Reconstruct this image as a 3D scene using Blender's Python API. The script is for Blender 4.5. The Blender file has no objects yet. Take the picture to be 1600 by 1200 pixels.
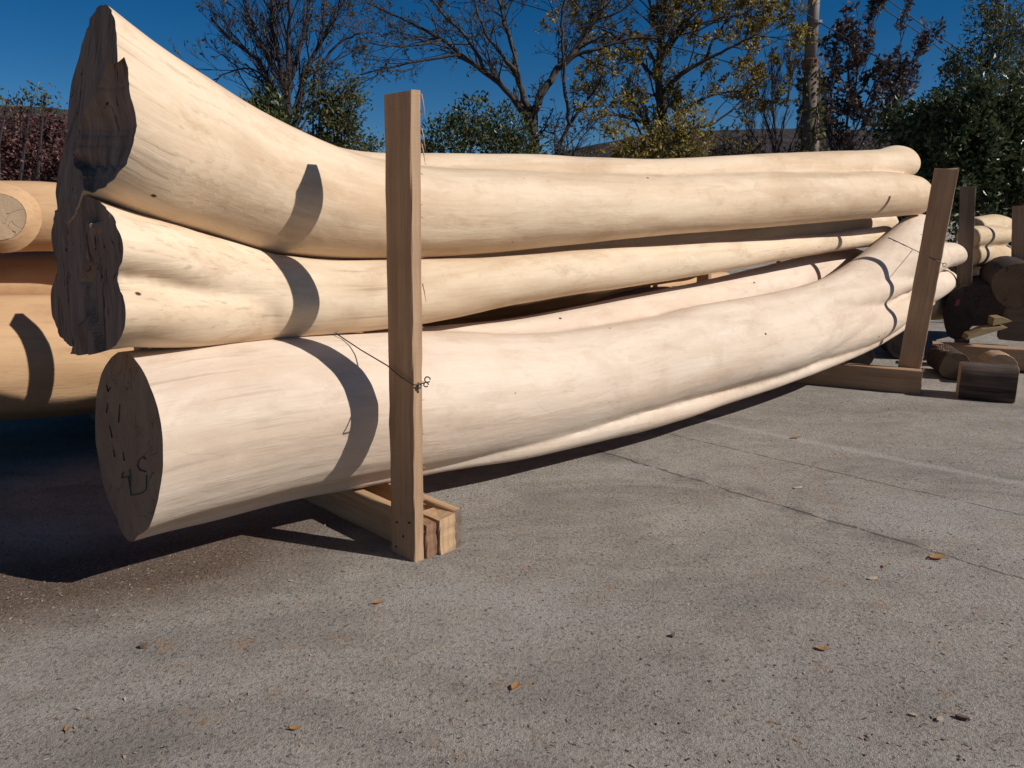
import bpy, bmesh, math, random
import numpy as np
from mathutils import Vector, Matrix, noise as mnoise
random.seed(11); rng = np.random.default_rng(11)
scene = bpy.context.scene
COL = scene.collection

# ------------------------------------------------------------------ camera, sky, sun, exposure
F_PX, CAM_H, HORIZON = 1200.0, 1.4, 335.0          # the photograph is 1600 x 1200
PITCH = math.atan((600 - HORIZON) / F_PX)
cam_d = bpy.data.cameras.new("camera"); cam = bpy.data.objects.new("camera", cam_d); COL.objects.link(cam)
cam.location = (0, 0, CAM_H); cam.rotation_euler = (math.pi/2 - PITCH, 0, 0)
cam_d.sensor_width = 36; cam_d.lens = 36 * F_PX / 1600; cam_d.clip_start = 0.05; cam_d.clip_end = 5000
scene.camera = cam

SUN_EL = math.radians(35.0)
SUN_H = Vector((0.948, -0.318, 0)).normalized()
SUN_DIR = Vector((SUN_H.x*math.cos(SUN_EL), SUN_H.y*math.cos(SUN_EL), math.sin(SUN_EL)))
world = bpy.data.worlds.new("World"); scene.world = world; world.use_nodes = True
wn = world.node_tree.nodes; wl = world.node_tree.links
sky = wn.new('ShaderNodeTexSky'); sky.sky_type = 'NISHITA'; sky.sun_disc = False
sky.sun_elevation = SUN_EL; sky.sun_rotation = math.atan2(SUN_H.x, SUN_H.y)
sky.altitude = 1500; sky.air_density = 0.8; sky.dust_density = 0.0; sky.ozone_density = 3.6
hs = wn.new('ShaderNodeHueSaturation'); hs.inputs['Saturation'].default_value = 1.36
wl.new(sky.outputs[0], hs.inputs['Color']); wl.new(hs.outputs[0], wn['Background'].inputs[0]); wn['Background'].inputs[1].default_value = 0.050
sun_d = bpy.data.lights.new("sun", 'SUN'); sun_d.energy = 4.6; sun_d.angle = math.radians(0.5); sun_d.color = (1, .975, .935)
sun = bpy.data.objects.new("sun", sun_d); COL.objects.link(sun)
sun.rotation_euler = SUN_DIR.to_track_quat('Z', 'Y').to_euler()
scene.view_settings.view_transform = 'Standard'; scene.view_settings.look = 'None'
scene.view_settings.exposure = 0.1; scene.view_settings.gamma = 1.0
scene.cycles.max_bounces = 8

# ------------------------------------------------------------------ measuring helpers
CAM = Vector((0, 0, CAM_H))
FWD = Vector((0, math.cos(PITCH), -math.sin(PITCH))); UPV = Vector((0, math.sin(PITCH), math.cos(PITCH)))
def ray(u, v): return Vector((1, 0, 0))*((u-800)/F_PX) + UPV*((600-v)/F_PX) + FWD
def ground_at(u, v, z=0.0):
    r = ray(u, v); return CAM + r*((z-CAM_H)/r.z)
def at(u, v, Y):
    r = ray(u, v); return CAM + r*(Y/r.y)
def pix(p):
    d = Vector(p) - CAM; w = d.dot(FWD)
    return 800 + F_PX*d.x/w, 600 - F_PX*d.dot(UPV)/w
P0 = ground_at(648, 879); P1 = ground_at(1445, 616)
AX = (P1 - P0).normalized(); NV = Vector((-AX.y, AX.x, 0)); Z = Vector((0, 0, 1))
def on_plane(u, v, o, base=None):
    b = base or P0
    r = ray(u, v); return CAM + r*(((b-CAM).dot(NV)+o)/r.dot(NV))

# ------------------------------------------------------------------ objects helpers
def tag(o, label=None, cat=None, group=None, kind=None):
    if label: o['label'] = label
    if cat: o['category'] = cat
    if group: o['group'] = group
    if kind: o['kind'] = kind
    return o
def thing(name, label, cat, loc, group=None):
    e = bpy.data.objects.new(name, None); COL.objects.link(e); e.location = loc; e.empty_display_size = .1
    return tag(e, label, cat, group)
class MB:
    def __init__(s): s.v = []; s.f = []; s.g = []; s.m = []
    def add(s, vs, fs, gs=None, mi=0):
        b = len(s.v); s.v += [tuple(x) for x in vs]
        s.g += [tuple(x) for x in (gs if gs is not None else vs)]
        s.f += [[i+b for i in f] for f in fs]; s.m += [mi]*len(fs)
    def tube(s, pts, rad, n=6, mi=0, caps=True):
        pts = [Vector(p) for p in pts]; m = len(pts)
        if not hasattr(rad, '__len__'): rad = [rad]*m
        t0 = (pts[1]-pts[0]).normalized()
        ref = Vector((0, 0, 1)) if abs(t0.z) < .9 else Vector((1, 0, 0))
        x = t0.cross(ref).normalized(); vs = []; gs = []; L = 0
        for i, p in enumerate(pts):
            t = (pts[min(i+1, m-1)] - pts[max(i-1, 0)]).normalized()
            x = (x - t*x.dot(t)).normalized(); y = t.cross(x)
            if i: L += (p-pts[i-1]).length
            for k in range(n):
                a = 2*math.pi*k/n; q = x*math.cos(a) + y*math.sin(a)
                vs.append(p + q*rad[i]); gs.append((L, math.cos(a)*rad[i], math.sin(a)*rad[i]))
        fs = [[i*n+k, i*n+(k+1) % n, (i+1)*n+(k+1) % n, (i+1)*n+k] for i in range(m-1) for k in range(n)]
        if caps: fs += [list(range(n))[::-1], [(m-1)*n+k for k in range(n)]]
        s.add(vs, fs, gs, mi)
    def plank(s, o, ex, ey, ez, seg=1, jit=0.0, mi=0, bevel=.004, end_rough=0.0):
        """a board: o a corner, ex/ey/ez edge vectors; grain runs along ez; chamfered long edges"""
        o, ex, ey, ez = Vector(o), Vector(ex), Vector(ey), Vector(ez)
        lx, ly, lz = ex.length, ey.length, ez.length; b = bevel
        prof = [(b, 0), (lx-b, 0), (lx, b), (lx, ly-b), (lx-b, ly), (b, ly), (0, ly-b), (0, b)]
        ux, uy, uz = ex/lx, ey/ly, ez/lz; vs = []; gs = []; off = random.random()*20
        zs = [lz*i/seg for i in range(seg+1)]
        for i, zz in enumerate(zs):
            for (x, y) in prof:
                jx, jy = random.gauss(0, jit), random.gauss(0, jit)
                jz = random.gauss(0, end_rough) if i in (0, seg) else 0
                vs.append(o + ux*(x+jx) + uy*(y+jy) + uz*(zz+jz)); gs.append((zz+off, x+off, y))
        fs = [[i*8+k, i*8+(k+1) % 8, (i+1)*8+(k+1) % 8, (i+1)*8+k] for i in range(seg) for k in range(8)]
        fs += [list(range(8))[::-1], [seg*8+k for k in range(8)]]
        s.add(vs, fs, gs, mi)
    def build(s, name, mats, parent=None, smooth=False, fixn=False):
        me = bpy.data.meshes.new(name); me.from_pydata(s.v, [], s.f)
        a = me.attributes.new('grain', 'FLOAT_VECTOR', 'POINT')
        a.data.foreach_set('vector', np.array(s.g, dtype=np.float32).ravel())
        for m in (mats if isinstance(mats, (list, tuple)) else [mats]): me.materials.append(m)
        me.polygons.foreach_set('material_index', s.m)
        me.polygons.foreach_set('use_smooth', [smooth]*len(s.f))
        if fixn:
            bm = bmesh.new(); bm.from_mesh(me); bmesh.ops.recalc_face_normals(bm, faces=bm.faces); bm.to_mesh(me); bm.free()
        me.update()
        return link(name, me, parent)
def link(name, me, parent=None):
    o = bpy.data.objects.new(name, me); COL.objects.link(o)
    if parent is not None:
        o.parent = parent
        # geometry is written in world coordinates: undo the parent's place
        p = Vector((0, 0, 0)); q = parent
        while q is not None: p += q.location; q = q.parent
        me.transform(Matrix.Translation(-p))
    return o

# ------------------------------------------------------------------ materials
class NT:
    def __init__(s, name):
        s.m = bpy.data.materials.new(name); s.m.use_nodes = True
        s.t = s.m.node_tree; s.b = s.t.nodes['Principled BSDF']
    def n(s, typ, **kw):
        x = s.t.nodes.new('ShaderNode'+typ)
        for k, v in kw.items(): setattr(x, k, v)
        return x
    def l(s, a, b): s.t.links.new(a, b)
    def val(s, sock, v):
        if hasattr(v, 'is_linked'): s.l(v, sock)
        else: sock.default_value = v
    def noise(s, vec, scale=5, detail=4, rough=.55, dist=0):
        x = s.n('TexNoise'); s.l(vec, x.inputs['Vector'])
        x.inputs['Scale'].default_value = scale; x.inputs['Detail'].default_value = detail
        x.inputs['Roughness'].default_value = rough; x.inputs['Distortion'].default_value = dist
        return x.outputs['Fac']
    def ramp(s, fac, lo, hi):
        x = s.n('MapRange', clamp=True); s.l(fac, x.inputs[0])
        x.inputs[1].default_value = lo; x.inputs[2].default_value = hi; return x.outputs[0]
    def mix(s, fac, a, b, mode='MIX'):
        x = s.n('Mix', data_type='RGBA', blend_type=mode)
        s.val(x.inputs[0], fac); s.val(x.inputs[6], a); s.val(x.inputs[7], b); return x.outputs[2]
    def math(s, op, a, b=0.0):
        x = s.n('Math', operation=op); s.val(x.inputs[0], a); s.val(x.inputs[1], b); return x.outputs[0]
    def scale(s, vec, sc):
        x = s.n('VectorMath', operation='MULTIPLY'); s.l(vec, x.inputs[0]); x.inputs[1].default_value = sc; return x.outputs[0]
    def grain(s):
        x = s.n('Attribute', attribute_name='grain'); return x.outputs['Vector']
    def bump(s, h, dist, strength=1.0):
        x = s.n('Bump'); x.inputs['Strength'].default_value = strength; x.inputs['Distance'].default_value = dist
        s.l(h, x.inputs['Height']); s.l(x.outputs[0], s.b.inputs['Normal']); return x
    def out(s, color, rough=.7, spec=.25):
        s.val(s.b.inputs['Base Color'], color); s.val(s.b.inputs['Roughness'], rough)
        s.b.inputs['Specular IOR Level'].default_value = spec; return s.m
def C4(c): return (c[0], c[1], c[2], 1)

def peeled_wood(name, base, tan, brown, seed=0.0, tan_amt=.5, speck=1.0):
    k = NT(name); g = k.grain()
    off = k.n('VectorMath', operation='ADD'); k.l(g, off.inputs[0]); off.inputs[1].default_value = (seed, seed*.7, seed*.3); g = off.outputs[0]
    broad = k.noise(k.scale(g, (.55, 5, 5)), 1.0, 4, .6, .4)
    mid = k.noise(k.scale(g, (1.6, 16, 16)), 1.0, 5, .6, .6)
    fine = k.noise(k.scale(g, (5, 110, 110)), 1.0, 3, .6)
    big = k.noise(g, 1.3, 2, .5)
    c = k.mix(k.math('MULTIPLY', k.ramp(broad, .42, .70), tan_amt), C4(base), C4(tan))
    c = k.mix(k.math('MULTIPLY', k.ramp(big, .35, .75), .35), c, C4([base[0]*1.02, base[1]*.93, base[2]*.88]))
    c = k.mix(k.math('MULTIPLY', k.ramp(mid, .60, .80), .45), c, C4(brown))
    c = k.mix(k.math('MULTIPLY', k.ramp(mid, .40, .22), .35), c, C4([min(1, x*1.12) for x in base]))
    c = k.mix(k.math('MULTIPLY', k.ramp(fine, .55, .80), .16), c, C4(brown))
    sm1 = k.noise(k.scale(g, (1.8, 3.4, 3.4)), 1.0, 4, .6, .5); sm2 = k.noise(k.scale(g, (5.5, 10, 10)), 1.0, 5, .7, .3)
    c = k.mix(k.math('MULTIPLY', k.ramp(sm1, .50, .70), .38), c, C4([brown[0]*1.25, brown[1]*1.25, brown[2]*1.25]))
    c = k.mix(k.math('MULTIPLY', k.ramp(sm2, .54, .74), .42), c, C4([brown[0]*1.15, brown[1]*1.1, brown[2]*1.05]))
    c = k.mix(k.math('MULTIPLY', k.ramp(sm2, .44, .28), .30), c, C4([min(1, x*1.15) for x in base]))
    fv = k.n('TexVoronoi', feature='F1'); wv = k.n('VectorMath', operation='ADD'); nz = k.n('TexNoise'); k.l(g, nz.inputs['Vector']); nz.inputs['Scale'].default_value = 4
    k.l(k.scale(g, (2.4, 13, 13)), wv.inputs[0]); k.l(nz.outputs['Color'], wv.inputs[1]); k.l(wv.outputs[0], fv.inputs['Vector']); fv.inputs['Scale'].default_value = 1.0
    fs_ = k.n('SeparateColor'); k.l(fv.outputs['Color'], fs_.inputs[0]); facet = fs_.outputs[0]
    c = k.mix(k.math('MULTIPLY', k.ramp(facet, .55, 1.0), .22), c, C4([tan[0], tan[1]*.97, tan[2]*.93]))
    sx_ = k.n('SeparateXYZ'); k.l(k.grain(), sx_.inputs[0])
    ends = k.noise(k.scale(g, (2.2, 46, 46)), 1.0, 3, .6, .15)
    c = k.mix(k.math('MULTIPLY', k.math('MULTIPLY', k.ramp(ends, .58, .70), k.ramp(sx_.outputs[0], 1.0, .35)), .36), c, C4([x*.6 for x in brown]))
    # thin grey-brown drying checks and small dark knots
    chk = k.noise(k.scale(g, (1.1, 38, 38)), 1.0, 2, .5, .2)
    gate = k.ramp(k.noise(g, 2.1, 2, .5), .52, .62)
    c = k.mix(k.math('MULTIPLY', k.math('MULTIPLY', k.ramp(chk, .72, .78), gate), .75), c, C4([x*.45 for x in brown]))
    vo = k.n('TexVoronoi', feature='F1'); k.l(k.scale(g, (3.4, 4.6, 4.6)), vo.inputs['Vector']); vo.inputs['Scale'].default_value = 1.0
    c = k.mix(k.math('MULTIPLY', k.ramp(vo.outputs['Distance'], .045, .026), speck), c, C4((.06, .035, .025)))
    h = k.math('ADD', k.math('MULTIPLY', mid, .7), k.math('MULTIPLY', fine, .15))
    tool = k.noise(k.scale(g, (3.0, 9, 9)), 1.0, 1, .4)
    h = k.math('ADD', k.math('ADD', h, k.math('MULTIPLY', tool, .8)), k.math('ADD', k.math('MULTIPLY', facet, .35), k.math('MULTIPLY', sm1, 1.6)))
    k.bump(h, .008, .6)
    return k.out(c, .72, .16)

def sawn_wood(name, base, dark, seed=0.0):
    k = NT(name); g = k.grain()
    off = k.n('VectorMath', operation='ADD'); k.l(g, off.inputs[0]); off.inputs[1].default_value = (seed, seed, seed); g = off.outputs[0]
    wav = k.noise(k.scale(g, (.9, 22, 22)), 1.0, 4, .6, 1.2)
    fine = k.noise(k.scale(g, (6, 260, 260)), 1.0, 3, .6)
    saw = k.noise(k.scale(g, (160, 3, 3)), 1.0, 2, .6)
    big = k.noise(g, 4, 3, .5)
    c = k.mix(k.ramp(wav, .35, .68), C4(base), C4(dark))
    c = k.mix(k.math('MULTIPLY', k.ramp(fine, .5, .8), .35), c, C4([x*.55 for x in dark]))
    c = k.mix(k.math('MULTIPLY', k.ramp(big, .45, .75), .35), c, C4([x*.7 for x in dark]))
    k.bump(k.math('ADD', k.math('MULTIPLY', fine, .6), k.math('MULTIPLY', saw, .6)), .0025, .6)
    return k.out(c, .75, .2)

def end_wood(name, base, dark, crack, vert=True, seed=0.0, amt=.85):
    """sawn or torn end grain: streaks down the face, blotches, cracks"""
    k = NT(name); tc = k.n('TexCoord').outputs['Object']
    off = k.n('VectorMath', operation='ADD'); k.l(tc, off.inputs[0]); off.inputs[1].default_value = (seed, seed, seed); g = off.outputs[0]
    sc = (24, 24, 2.2) if vert else (9, 9, 7)
    st = k.noise(k.scale(g, sc), 1.0, 5, .65, .5)
    blot = k.noise(g, 5, 4, .6)
    fine = k.noise(g, 90, 3, .7)
    c = k.mix(k.ramp(st, .35, .7), C4(base), C4(dark))
    c = k.mix(k.math('MULTIPLY', k.ramp(blot, .45, .7), .6), c, C4([x*.8 for x in base]))
    ck = k.noise(k.scale(g, (14, 14, 1.4) if vert else (6, 6, 6)), 1.0, 3, .55, 1.0)
    ridge = k.math('ABSOLUTE', k.math('SUBTRACT', ck, .5))
    m = k.math('MULTIPLY', k.ramp(ridge, .012, .003), k.ramp(blot, .48, .56))
    c = k.mix(k.math('MULTIPLY', m, amt), c, C4(crack))
    h = k.math('SUBTRACT', k.math('ADD', k.math('MULTIPLY', st, .8), k.math('MULTIPLY', fine, .25)), k.math('MULTIPLY', m, .7))
    k.bump(h, .012, .7)
    return k.out(c, .85, .15)

def plain(name, col, rough=.7, spec=.2, var=.3, scale=12, metal=0):
    k = NT(name); tc = k.n('TexCoord').outputs['Object']
    f = k.noise(tc, scale, 4, .6)
    c = k.mix(k.math('MULTIPLY', k.ramp(f, .3, .75), 1.0), C4(col), C4([x*(1-var) for x in col]))
    k.bump(f, .004, .4); k.b.inputs['Metallic'].default_value = metal
    return k.out(c, rough, spec)

def leafy(name, cols, transl=.25, rough=.5):
    k = NT(name); r = k.n('NewGeometry').outputs['Random Per Island']
    cr = k.n('ValToRGB'); cr.color_ramp.interpolation = 'LINEAR'
    e = cr.color_ramp.elements; e[0].color = C4(cols[0]); e[1].color = C4(cols[-1])
    for i in range(1, len(cols)-1):
        x = e.new(i/(len(cols)-1)); x.color = C4(cols[i])
    k.l(r, cr.inputs[0]); k.out(cr.outputs[0], rough, .3)
    tr = k.n('BsdfTranslucent'); k.l(cr.outputs[0], tr.inputs[0])
    mx = k.n('MixShader'); mx.inputs[0].default_value = transl
    k.l(k.b.outputs[0], mx.inputs[1]); k.l(tr.outputs[0], mx.inputs[2])
    k.l(mx.outputs[0], k.t.nodes['Material Output'].inputs[0])
    return k.m

M = {}
M['top_log'] = peeled_wood('peeled_wood_cream', (.69, .535, .375), (.50, .335, .20), (.33, .21, .125), 1.3, .85)
M['mid_log'] = peeled_wood('peeled_wood_pale', (.70, .555, .395), (.49, .335, .20), (.31, .20, .12), 5.1, .85)
M['low_log'] = peeled_wood('peeled_wood_pinkish', (.68, .555, .435), (.53, .39, .28), (.37, .255, .175), 9.7, .75)
M['back_log'] = peeled_wood('peeled_wood_orange', (.55, .345, .185), (.43, .25, .13), (.28, .155, .085), 14.2, .8)
M['far_log'] = peeled_wood('peeled_wood_buff', (.60, .45, .29), (.46, .32, .19), (.28, .18, .10), 21.0, .6)
M['torn_end'] = end_wood('weathered_torn_end', (.38, .235, .160), (.175, .105, .072), (.008, .006, .006), True, 2.0)
M['saw_end'] = end_wood('sawn_end_grain', (.40, .245, .15), (.29, .175, .105), (.02, .013, .01), False, 6.0, .3)
M['stake'] = sawn_wood('stake_timber', (.44, .285, .17), (.31, .185, .108), 3.0)
M['beam'] = sawn_wood('beam_timber', (.50, .33, .19), (.36, .21, .11), 8.0)
M['block'] = sawn_wood('block_timber', (.46, .31, .19), (.30, .18, .10), 13.0)
M['red_block'] = sawn_wood('reddish_heartwood', (.34, .19, .11), (.17, .085, .05), 27.0)
M['old_stake'] = sawn_wood('grey_stake_timber', (.20, .15, .11), (.12, .085, .06), 17.0)
M['bark'] = plain('dark_bark', (.085, .06, .048), .9, .1, .65, 22)
M['trunk_bark'] = plain('tree_bark', (.085, .068, .06), .9, .1, .5, 14)
M['wire'] = plain('rusty_tie_wire', (.09, .065, .05), .5, .4, .4, 60, .6)
M['cable'] = plain('black_cable', (.02, .02, .022), .6, .3, .2, 5)
M['paint_mark'] = plain('green_marker', (.06, .10, .08), .8, .2, .3, 60)
M['nail'] = plain('nail_head', (.05, .04, .035), .5, .4, .3, 80, .5)

# ------------------------------------------------------------------ setting: ground and hills
def ground_material():
    k = NT('worn_concrete'); tc = k.n('TexCoord').outputs['Object']
    big = k.noise(tc, .55, 4, .6); med = k.noise(tc, 4.5, 5, .65); fine = k.noise(tc, 70, 4, .75); grit = k.noise(tc, 240, 3, .7)
    pits = k.noise(tc, 60, 5, .8, .4); blot = k.noise(tc, 14, 5, .7, .3)
    c = k.mix(k.ramp(big, .3, .7), C4((.435, .375, .312)), C4((.345, .302, .258)))
    c = k.mix(k.math('MULTIPLY', k.ramp(med, .45, .72), .5), c, C4((.27, .225, .188)))
    c = k.mix(k.math('MULTIPLY', k.ramp(blot, .50, .72), .45), c, C4((.20, .172, .152)))
    c = k.mix(k.math('MULTIPLY', k.ramp(blot, .46, .30), .35), c, C4((.43, .395, .36)))
    c = k.mix(k.math('MULTIPLY', k.math('MULTIPLY', k.ramp(pits, .57, .65), k.ramp(big, .35, .6)), .7), c, C4((.10, .085, .073)))
    c = k.mix(k.math('MULTIPLY', k.ramp(fine, .52, .64), .45), c, C4((.15, .125, .108)))
    c = k.mix(k.math('MULTIPLY', k.ramp(grit, .56, .70), .45), c, C4((.50, .45, .40)))
    c = k.mix(k.math('MULTIPLY', k.ramp(grit, .44, .30), .55), c, C4((.11, .092, .08)))
    drift = k.noise(k.scale(tc, (.8, 2.2, 1)), 1.0, 4, .65, .8)
    c = k.mix(k.math('MULTIPLY', k.ramp(drift, .50, .66), .55), c, C4((.20, .172, .15)))
    c = k.mix(k.math('MULTIPLY', k.ramp(drift, .46, .32), .45), c, C4((.44, .40, .365)))
    # rusty wood-dust stains
    st = k.noise(tc, 7.5, 3, .6); sg = k.noise(tc, 1.1, 2, .5)
    c = k.mix(k.math('MULTIPLY', k.math('MULTIPLY', k.ramp(st, .60, .74), k.ramp(sg, .40, .56)), .75), c, C4((.36, .22, .125)))
    # scraped dark patches
    sep = k.n('SeparateXYZ'); k.l(tc, sep.inputs[0])
    def band(p, q, half, soft, wob=.02, wsc=3.0):
        """mask of a line on the ground through world points p and q"""
        d = (q-p); d.z = 0; d.normalize(); nx, ny = -d.y, d.x; c0 = p.x*nx + p.y*ny
        e = k.math('ADD', k.math('MULTIPLY', sep.outputs[0], nx), k.math('MULTIPLY', sep.outputs[1], ny))
        e = k.math('SUBTRACT', e, c0)
        w = k.math('MULTIPLY', k.math('SUBTRACT', k.noise(tc, wsc, 4, .6), .5), wob*2)
        e = k.math('ABSOLUTE', k.math('ADD', e, w))
        return k.ramp(e, half+soft, half)
    j1 = band(ground_at(920, 700), ground_at(1600, 905), .003, .012, .045, 5.0)
    j2 = band(ground_at(1030, 675), ground_at(1600, 806), .002, .011, .03, 5.0)
    js = k.math('MAXIMUM', k.math('MULTIPLY', j1, .6), k.math('MULTIPLY', j2, .5))
    gate = k.ramp(k.noise(tc, 9, 4, .7), .34, .50)
    jm = k.math('MULTIPLY', js, gate)
    wide = k.math('MULTIPLY', k.math('MULTIPLY', band(ground_at(920, 700), ground_at(1600, 905), .02, .14, .05), k.ramp(med, .4, .65)), .5)
    c = k.mix(wide, c, C4((.13, .105, .09)))
    c = k.mix(jm, c, C4((.045, .036, .03)))
    j3 = band(ground_at(1370, 711), ground_at(1600, 757), .018, .04, .03)
    c = k.mix(k.math('MULTIPLY', k.math('MULTIPLY', j3, k.ramp(fine, .3, .55)), .75), c, C4((.46, .41, .37)))
    # brown sawdust drift under and in front of the stack
    dr = k.math('MULTIPLY', band(ground_at(-150, 950), ground_at(420, 850), .16, .34, .16, 1.6), k.ramp(sep.outputs[0], -.45, -1.15))
    c = k.mix(k.math('MULTIPLY', k.math('MULTIPLY', dr, k.ramp(fine, .2, .5)), .85), c, C4((.125, .074, .046)))
    h = k.math('ADD', k.math('ADD', k.math('MULTIPLY', fine, 1.0), k.math('MULTIPLY', grit, .45)), k.math('MULTIPLY', med, .7))
    h = k.math('SUBTRACT', h, k.math('MULTIPLY', jm, 1.2))
    h = k.math('SUBTRACT', h, k.math('MULTIPLY', k.ramp(pits, .56, .66), .8))
    k.bump(h, .016, .9)
    return k.out(c, .92, .12)
gm = MB(); S = 900
gm.add([(-S, -S, 0), (S, -S, 0), (S, S, 0), (-S, S, 0)], [[0, 1, 2, 3]])
tag(gm.build('concrete_yard', ground_material()), kind='structure')

def hill(name, us, vs, Y, depth, seed):
    """a wooded ridge: crest heights measured at distance Y"""
    rows = 14; mb = MB(); n = 160; vlist = []
    for j in range(rows):
        t = j/(rows-1)
        for i in range(n):
            u = us[0] + (us[-1]-us[0])*i/(n-1); v = np.interp(u, us, vs)
            p = at(u, v, Y); prof = math.sin(t*math.pi*.5) if t < 1 else 1
            wob = mnoise.noise(Vector((p.x*.012+seed, t*2.1, 0)))*.14 + mnoise.noise(Vector((p.x*.09, t*9, seed)))*.03
            q = Vector((p.x*(1 - .25*(1-t)), Y - depth*(1-t), max(-1, p.z*(prof + wob*t*(1.2-t)))))
            if t > .9: q.z += mnoise.noise(Vector((p.x*.5, seed, 3)))*.9
            vlist.append(q)
    # back slope
    for i in range(n):
        q = vlist[(rows-1)*n+i]; vlist.append(Vector((q.x, Y+depth, -1)))
    fs = [[j*n+i, j*n+i+1, (j+1)*n+i+1, (j+1)*n+i] for j in range(rows) for i in range(n-1)]
    mb.add(vlist, fs)
    k = NT(name+'_woods'); tc = k.n('TexCoord').outputs['Object']
    a = k.noise(k.scale(tc, (1, 1, 1.6)), .16, 6, .75); b = k.noise(tc, .035, 3, .6)
    c = k.mix(k.ramp(a, .35, .68), C4((.082, .066, .062)), C4((.032, .028, .030)))
    c = k.mix(k.math('MULTIPLY', k.ramp(b, .45, .7), .5), c, C4((.080, .072, .048)))
    k.bump(a, 3.0, 1.0); k.out(c, .95, .05)
    return tag(mb.build(name, k.m, smooth=True), kind='structure')
hill('hill', [700, 870, 900, 990, 1080, 1200, 1300, 1400, 1560, 1900], [280, 242, 233, 215, 209, 205, 206, 213, 225, 260], 320, 140, 2.0)
hill('hill', [-500, -150, 20, 60, 110, 200, 420], [130, 150, 168, 170, 174, 205, 300], 300, 120, 8.0)

# ------------------------------------------------------------------ the peeled logs
def catmull(P, m):
    P = np.array(P, float); n = len(P)
    d = np.linalg.norm(np.diff(P[:, :3], axis=0), axis=1); t = np.concatenate([[0], np.cumsum(d)])
    q = np.linspace(0, t[-1], m); out = np.zeros((m, P.shape[1]))
    for c in range(P.shape[1]):
        mt = np.gradient(P[:, c], t)
        i = np.clip(np.searchsorted(t, q, side='right')-1, 0, n-2); h = t[i+1]-t[i]; s = (q-t[i])/h
        out[:, c] = ((2*s**3-3*s**2+1)*P[i, c] + (s**3-2*s**2+s)*h*mt[i] + (-2*s**3+3*s**2)*P[i+1, c] + (s**3-s**2)*h*mt[i+1])
    return out
def limb_mesh(st, base=None, dome0=0.0, dome1=.5, nring=28):
    """a limb measured on its upright plane: each station is top edge, bottom edge, plane offset, width ratio"""
    rows = []
    for (u1, v1, u2, v2, o, kk) in st:
        a = on_plane(u1, v1, o, base); b = on_plane(u2, v2, o, base); c = (a+b)/2; w = (a-b)/2
        d = c - CAM; e = math.atan2(abs(d.z), d.dot(NV))
        w *= math.cos(e)/math.sqrt(math.cos(e)**2 + kk*kk*math.sin(e)**2)
        rows.append([*c, *w, kk*w.length])
    length = sum((Vector(rows[i+1][:3])-Vector(rows[i][:3])).length for i in range(len(rows)-1))
    S_ = catmull(rows, max(8, int(length/.07)))
    secs = [(Vector(r[:3]), Vector(r[3:6]), r[6]) for r in S_]
    def cap(c, w, l, d, amt):
        R = w.length
        return [(c + d*R*amt*math.sin(x), w*math.cos(x), l*math.cos(x)) for x in (.5, .9, 1.2, 1.42)]
    d0 = (secs[0][0]-secs[1][0]).normalized(); d1 = (secs[-1][0]-secs[-2][0]).normalized()
    full = (cap(*secs[0], d0, dome0)[::-1] if dome0 else []) + secs + (cap(*secs[-1], d1, dome1) if dome1 else [])
    vs = []; n = nring
    for (c, w, l) in full:
        for k in range(n):
            x = 2*math.pi*k/n; vs.append(c + w*math.cos(x) - NV*(l*math.sin(x)))
    fs = [[i*n+k, i*n+(k+1) % n, (i+1)*n+(k+1) % n, (i+1)*n+k] for i in range(len(full)-1) for k in range(n)]
    fs += [list(range(n))[::-1], [(len(full)-1)*n+k for k in range(n)]]
    return vs, fs, [s[0] for s in secs]
def temp_obj(vs, fs):
    me = bpy.data.meshes.new('tmp'); me.from_pydata([tuple(v) for v in vs], [], fs)
    bm = bmesh.new(); bm.from_mesh(me); bmesh.ops.recalc_face_normals(bm, faces=bm.faces); bm.to_mesh(me); bm.free()
    o = bpy.data.objects.new('tmp', me); COL.objects.link(o); return o
def evaluated(o):
    dg = bpy.context.evaluated_depsgraph_get(); dg.update()
    me = bpy.data.meshes.new_from_object(o.evaluated_get(dg), depsgraph=dg); return me
def plane_from(p, q, r, toward):
    nrm = (q-p).cross(r-p).normalized()
    if nrm.dot(toward) < 0: nrm.negate()
    return p, nrm
def cutter(plane, hfun, ext=.85, step=.018, thick=1.3):
    """a thick block whose near side is a rough cut face: everything beyond it is cut away"""
    p, m = plane; e1 = Z.cross(m).normalized(); e2 = m.cross(e1)
    n = int(2*ext/step)+1; xs = np.linspace(-ext, ext, n); vs = []
    for y in xs:
        for x in xs:
            q = p + e1*x + e2*y; vs.append(q + m*hfun(q, x, y))
    for y in xs:
        for x in xs: vs.append(p + e1*x + e2*y + m*thick)
    N = n*n
    fs = [[j*n+i, j*n+i+1, (j+1)*n+i+1, (j+1)*n+i] for j in range(n-1) for i in range(n-1)]
    fs += [[N+i for i in f][::-1] for f in fs]
    rim = [i for i in range(n)] + [j*n+n-1 for j in range(1, n)] + [(n-1)*n+i for i in range(n-2, -1, -1)] + [j*n for j in range(n-2, 0, -1)]
    fs += [[rim[i], rim[(i+1) % len(rim)], N+rim[(i+1) % len(rim)], N+rim[i]][::-1] for i in range(len(rim))]
    return temp_obj(vs, fs)
DUMMY0 = bpy.data.materials.new('body_slot'); DUMMY1 = bpy.data.materials.new('cut_slot')
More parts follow.
